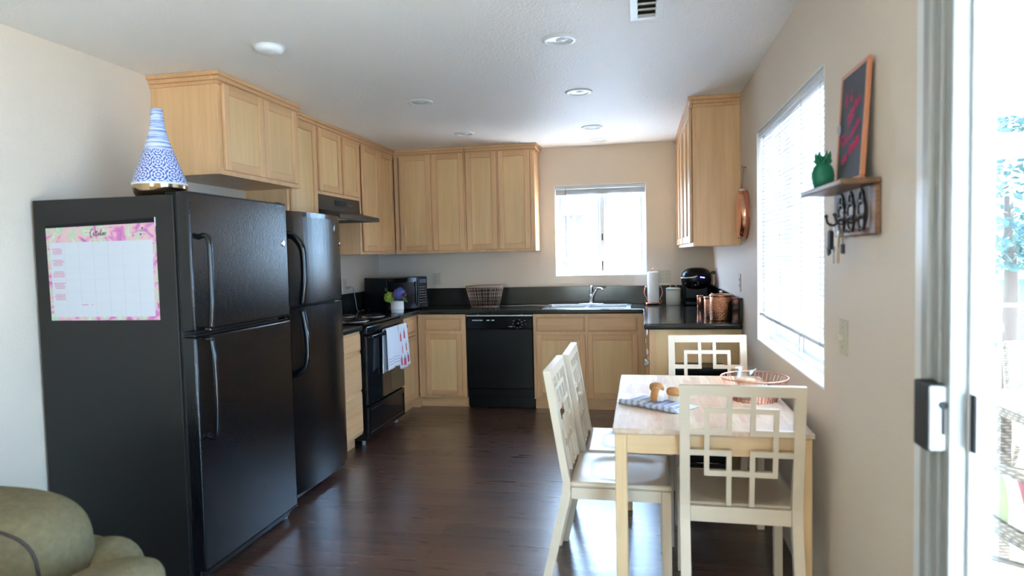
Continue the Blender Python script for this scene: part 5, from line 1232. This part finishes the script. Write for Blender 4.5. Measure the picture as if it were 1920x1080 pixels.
bk, mt = cush('back_cushion', (-2.635, -4.73, 0.522), (0.372, 0.135, 0.188), 3.4, (0.10, 0, 0))
pts = []
for k in range(40):
    a = 2*PI*k/40; sx, sz = math.copysign(abs(math.cos(a))**0.55, math.cos(a)), math.copysign(abs(math.sin(a))**0.55, math.sin(a))
    X, Z = 0.335*sx, 0.152*sz; yy = -0.135*max(0.0, 1-(abs(X)/0.372)**3.4-(abs(Z)/0.188)**3.4)**(1/3.4)
    pts.append(mt @ Vector((X, yy-0.001, Z)))
MB().tube(pts, 0.0045, 7, closed=True).build('piping', 'piping', bk)
for cx_ in (-2.085, -3.085):
    s_ = 1 if cx_ > -2.6 else -1
    mb = MB().blob((cx_, -5.05, 0.455), 0.108, 0.40, 0.115, 3.0, 32, 20)
    mb.build('arm_roll', 'sofa', ac)
    MB().blob((cx_, -5.05, 0.25), 0.085, 0.38, 0.24, 5, 28, 16).build('arm_base', 'sofa', ac)
    MB().blob((cx_-s_*0.195, -4.615, 0.36), 0.105, 0.10, 0.175, 2.6, 28, 16).build('wing', 'sofa', ac)
cush('seat_cushion', (-2.60, -5.12, 0.37), (0.395, 0.33, 0.105), 4.5)
cush('seat_base', (-2.60, -5.03, 0.16), (0.42, 0.38, 0.155), 6)
cush('back_shell', (-2.62, -4.60, 0.28), (0.36, 0.10, 0.24), 5)

# ================================================================== OUTDOORS
GZ = -2.8
struct(MB().box(-30, 40, -30, 45, GZ-0.2, GZ), 'ground', 'asphalt')
struct(MB().box(0.151, 2.55, -8.0, -1.0, -0.22, -0.04, 0.004), 'patio_floor', 'concrete')
struct(MB().box(0.151, 2.75, -8.2, -0.9, 2.46, 2.60), 'patio_ceiling', 'porch_paint')
mb = MB().box(0.16, 2.75, -1.64, -1.50, 2.20, 2.459, 0.004); struct(mb, 'patio_beam', 'porch_paint')
mb = MB().box(0.16, 2.75, -1.06, -0.92, 1.99, 2.16, 0.004); struct(mb, 'patio_beam', 'porch_paint')
mb = MB().prism([(1.52, 2.20), (1.72, 2.20), (1.42, 1.85), (1.22, 1.85)], -1.30, -1.22, 'xz'); mb.box(1.70, 1.705, -1.26, -1.255, 2.2, 2.21)
struct(mb, 'roof_brace', 'porch_paint')
for i, (x, y) in enumerate(((2.62, -1.0), (2.62, -4.6), (2.62, -8.0))):
    struct(MB().box(x-0.05, x+0.05, y-0.05, y+0.05, GZ, 2.459), 'patio_post', 'porch_paint')
rl = thing('balcony_railing', (1.4, -1.03, -0.04), 'grey balcony railing at the edge of the patio outside the sliding door', 'railing')
MB().box(0.16, 2.56, -1.045, -1.015, 0.925, 0.955, 0.003).build('top_rail', 'rail_grey', rl)
MB().box(0.16, 2.56, -1.04, -1.02, 0.03, 0.05).build('bottom_rail', 'rail_grey', rl)
for x in (0.20, 1.03, 1.873, 2.53): MB().box(x-0.009, x+0.009, -1.039, -1.021, -0.04, 0.925).build('post', 'rail_grey', rl)
t = thing('string_light', (1.70, -1.20, 0.96), 'glowing round bulb hanging beside the sliding door, over the patio', 'light bulb', 'patio string lights')
MB().blob((1.765, -1.22, 0.800), 0.040, 0.040, 0.046, 2, 20, 14).build('bulb', 'bulb', t)
MB().lathe([(0.016, 0.835), (0.018, 0.88), (0.010, 0.895)], 14, (1.765, -1.22, 0)).build('socket', 'rail_grey', t)
MB().tube([(1.765, -1.22, 0.89), (1.765, -1.18, 1.10), (1.765, -1.06, 1.99)], 0.004, 6).build('cable', 'rail_grey', t)
# cable loop under the patio ceiling
t = thing('ceiling_cable', (0.75, -3.6, 2.46), 'grey cable looping down from the patio ceiling', 'cable')
MB().tube(smooth_path([(0.70, -3.62, 2.455), (0.735, -3.60, 2.36), (0.73, -3.60, 2.28), (0.68, -3.60, 2.24), (0.60, -3.60, 2.22)], 5), 0.006, 7).build('loop', 'rail_grey', t)
# wicker table, chairs
t = thing('patio_table', (1.35, -3.0, -0.04), 'patio table with a grey and white herringbone top outside the door', 'table')
MB().box(0.86, 1.90, -3.44, -2.98, 0.680, 0.700, 0.004).build('tabletop', 'herring', t)
MB().box(0.90, 1.86, -3.40, -3.02, 0.62, 0.679, 0.004).build('apron', 'wicker', t)
for x, y in ((0.93, -3.37), (1.83, -3.37), (0.93, -3.05), (1.83, -3.05)): MB().box(x-0.022, x+0.022, y-0.022, y+0.022, -0.04, 0.62).build('leg', 'wicker', t)
def wicker_chair(label, x, y, rz, zb, zt, cushion=True):
    t = thing('wicker_chair', (0, 0, 0), label, 'chair', 'wicker patio chairs')
    MB().grid(lambda u, v: (-0.28+0.56*u, -0.26-0.05*(1-(2*u-1)**2)-0.04*v, zb+(zt-zb)*v), 16, 10, 0.022).build('backrest', 'wicker', t)
    MB().box(-0.28, 0.28, -0.27, 0.27, 0.20, 0.27, 0.03, 3).build('seat_frame', 'wicker', t)
    if cushion: MB().blob((0, 0.0, 0.33), 0.285, 0.29, 0.075, 4, 32, 16).build('seat_cushion', 'stripes', t); MB().blob((0.0, -0.17, 0.43), 0.27, 0.07, 0.10, 3.5, 32, 16, Matrix.Identity(4)).build('back_pillow', 'stripes', t)
    for a, b_ in ((-0.25, -0.24), (0.25, -0.24), (-0.25, 0.24), (0.25, 0.24)):
        MB().tube(smooth_path([(a*0.9, b_*0.9, 0.21), (a*0.95, b_, 0.10), (a*1.06, b_*1.08, -0.039)], 4), 0.017, 8).build('leg', 'wicker', t)
    for s_ in (-1, 1): MB().tube(smooth_path([(s_*0.28, -0.26, zb+0.06), (s_*0.30, 0.0, 0.50), (s_*0.29, 0.25, 0.44), (s_*0.26, 0.27, 0.24)], 5), 0.018, 8).build('armrest', 'wicker', t)
    MB().tube([(-0.24, -0.235, 0.05), (0.24, 0.235, 0.05)], 0.012, 7).tube([(0.24, -0.235, 0.05), (-0.24, 0.235, 0.05)], 0.012, 7).build('stretcher', 'wicker', t)
    t.location = (x, y, 0); t.rotation_euler = (0, 0, rz); return t
wicker_chair('brown wicker patio chair with striped cushions, nearest the sliding door', 1.02, -3.42, 0.12, 0.43, 0.71)
wicker_chair('brown wicker patio chair beyond the herringbone patio table', 1.76, -2.20, PI+0.1, 0.45, 0.80, False)
# lawn, curb, street opposite
struct(MB().box(5.0, 26, 15.2, 24, GZ, GZ+0.10, 0.03), 'lawn', 'lawn')
struct(MB().box(5.0, 26, 14.8, 15.2, GZ, GZ+0.16, 0.02), 'curb', 'red_curb')
ab = thing('apartment_building', (14, 26, GZ), 'pale blue-grey apartment building with an upper balcony across the street', 'building')
mb = MB().box(6.0, 30.0, 24.4, 32.0, GZ, GZ+2.75)
for k in range(24): mb.prism([(24.40, GZ+k*0.114), (24.36, GZ+k*0.114), (24.395, GZ+k*0.114+0.112), (24.40, GZ+k*0.114+0.112)], 6.0, 30.0, 'yz')
mb.build('wall', 'siding', ab)
MB().box(6.0, 30.0, 23.2, 32.0, GZ+2.75, GZ+3.05).build('balcony_deck', 'rail_grey', ab)
MB().box(6.0, 30.0, 25.4, 32.0, GZ+3.05, GZ+6.6).build('upper_wall', 'stucco', ab)
for x in (9.0, 11.6, 14.2, 18.0): MB().box(x+0.3, x+1.3, 25.36, 25.41, GZ+3.2, GZ+5.2).build('window', 'dark_window', ab)
bl = MB().box(6.0, 30.0, 23.24, 23.30, GZ+4.10, GZ+4.16)
bl.box(6.0, 30.0, 23.24, 23.30, GZ+3.12, GZ+3.16)
for k in range(120): bl.box(6.0+k*0.2, 6.02+k*0.2, 23.26, 23.28, GZ+3.16, GZ+4.1)
bl.build('balcony_railing', 'rail_grey', ab)
for x in (10.2, 12.9, 15.6, 19.0): MB().box(x-0.09, x+0.09, 23.25, 23.43, GZ, GZ+2.75).build('column', 'stucco', ab)
# tree
tr_ = thing('tree', (9.0, 13.5, GZ), 'blue-green leafy tree seen through the sliding door', 'tree')
MB().tube([(9.4, 14.3, GZ+0.001), (9.5, 14.4, GZ+3), (9.3, 14.2, GZ+5.5)], [0.22, 0.17, 0.10], 10).build('trunk', 'bark', tr_)
mb = MB(); rn = random.Random(21)
for k in range(2600):
    th, ph = rn.uniform(0, 2*PI), math.acos(rn.uniform(-1, 1)); r = rn.uniform(0.35, 1.0)**0.5
    c = Vector((9.5+2.6*r*math.sin(ph)*math.cos(th), 14.0+2.3*r*math.sin(ph)*math.sin(th), 2.75+2.25*r*math.cos(ph)))
    q = Matrix.Translation(c) @ Matrix.Rotation(rn.uniform(0, 6.3), 4, 'Z') @ Matrix.Rotation(rn.uniform(-1.2, 1.2), 4, 'X') @ Matrix.Rotation(rn.uniform(-1, 1), 4, 'Y')
    s_ = rn.uniform(0.10, 0.20)
    vs = [mb.bm.verts.new(q @ Vector(p)) for p in ((-s_, 0, 0), (0, -s_*0.45, 0.02), (s_, 0, 0), (0, s_*0.45, 0.02))]
    mb.bm.faces.new(vs)
mb.build('foliage', 'foliage', tr_, recalc=False)
# neighbour seen through the sink window
nb = thing('neighbour_building', (-1.5, 4.0, GZ), 'bright white stucco building close outside the sink window', 'building')
MB().slab([-6.0, -1.835, -1.440, -0.62], [GZ, 1.175, 1.925, 2.9], {(1, 1)}, 3.0, 3.25, plane='xz').build('wall', 'stucco', nb)
MB().box(-6.0, -0.6, 3.25, 6.5, GZ, 2.9).build('rear_block', 'stucco', nb)
wnd = MB().box(-1.835, -1.440, 3.10, 3.12, 1.175, 1.925).build('window', 'shaded_window', nb)
mb = MB().box(-1.655, -1.635, 3.06, 3.10, 1.175, 1.925).box(-1.57, -1.545, 3.06, 3.10, 1.23, 1.925); mb.build('mullion', 'vinyl', wnd)
MB().box(-1.90, -1.38, 2.97, 3.0, 1.925, 2.0, 0.004).build('window_head', 'stucco', nb)
MB().box(-0.80, -0.62, 2.96, 2.999, GZ, 2.9).build('corner_trim', 'stucco', nb)
MB().tube([(-1.80, 3.03, 1.31), (-1.64, 3.03, 1.285), (-1.53, 3.03, 1.20)], 0.022, 8).build('bent_pipe', 'stucco', nb)
wt = thing('garden_wall', (2, 6, GZ), 'pale grey wall with small red flowers farther off, right side of the sink window', 'wall')
MB().box(-0.3, 4.0, 6.5, 6.8, GZ, 3.4).build('face', 'siding', wt)
mb = MB(); rn = random.Random(8)
for k in range(40): mb.blob((rn.uniform(-0.25, 0.35), 6.46, rn.uniform(0.8, 2.6)), 0.03, 0.02, 0.03, 2, 6, 4)
mb.build('flowers', 'red_petal', wt)
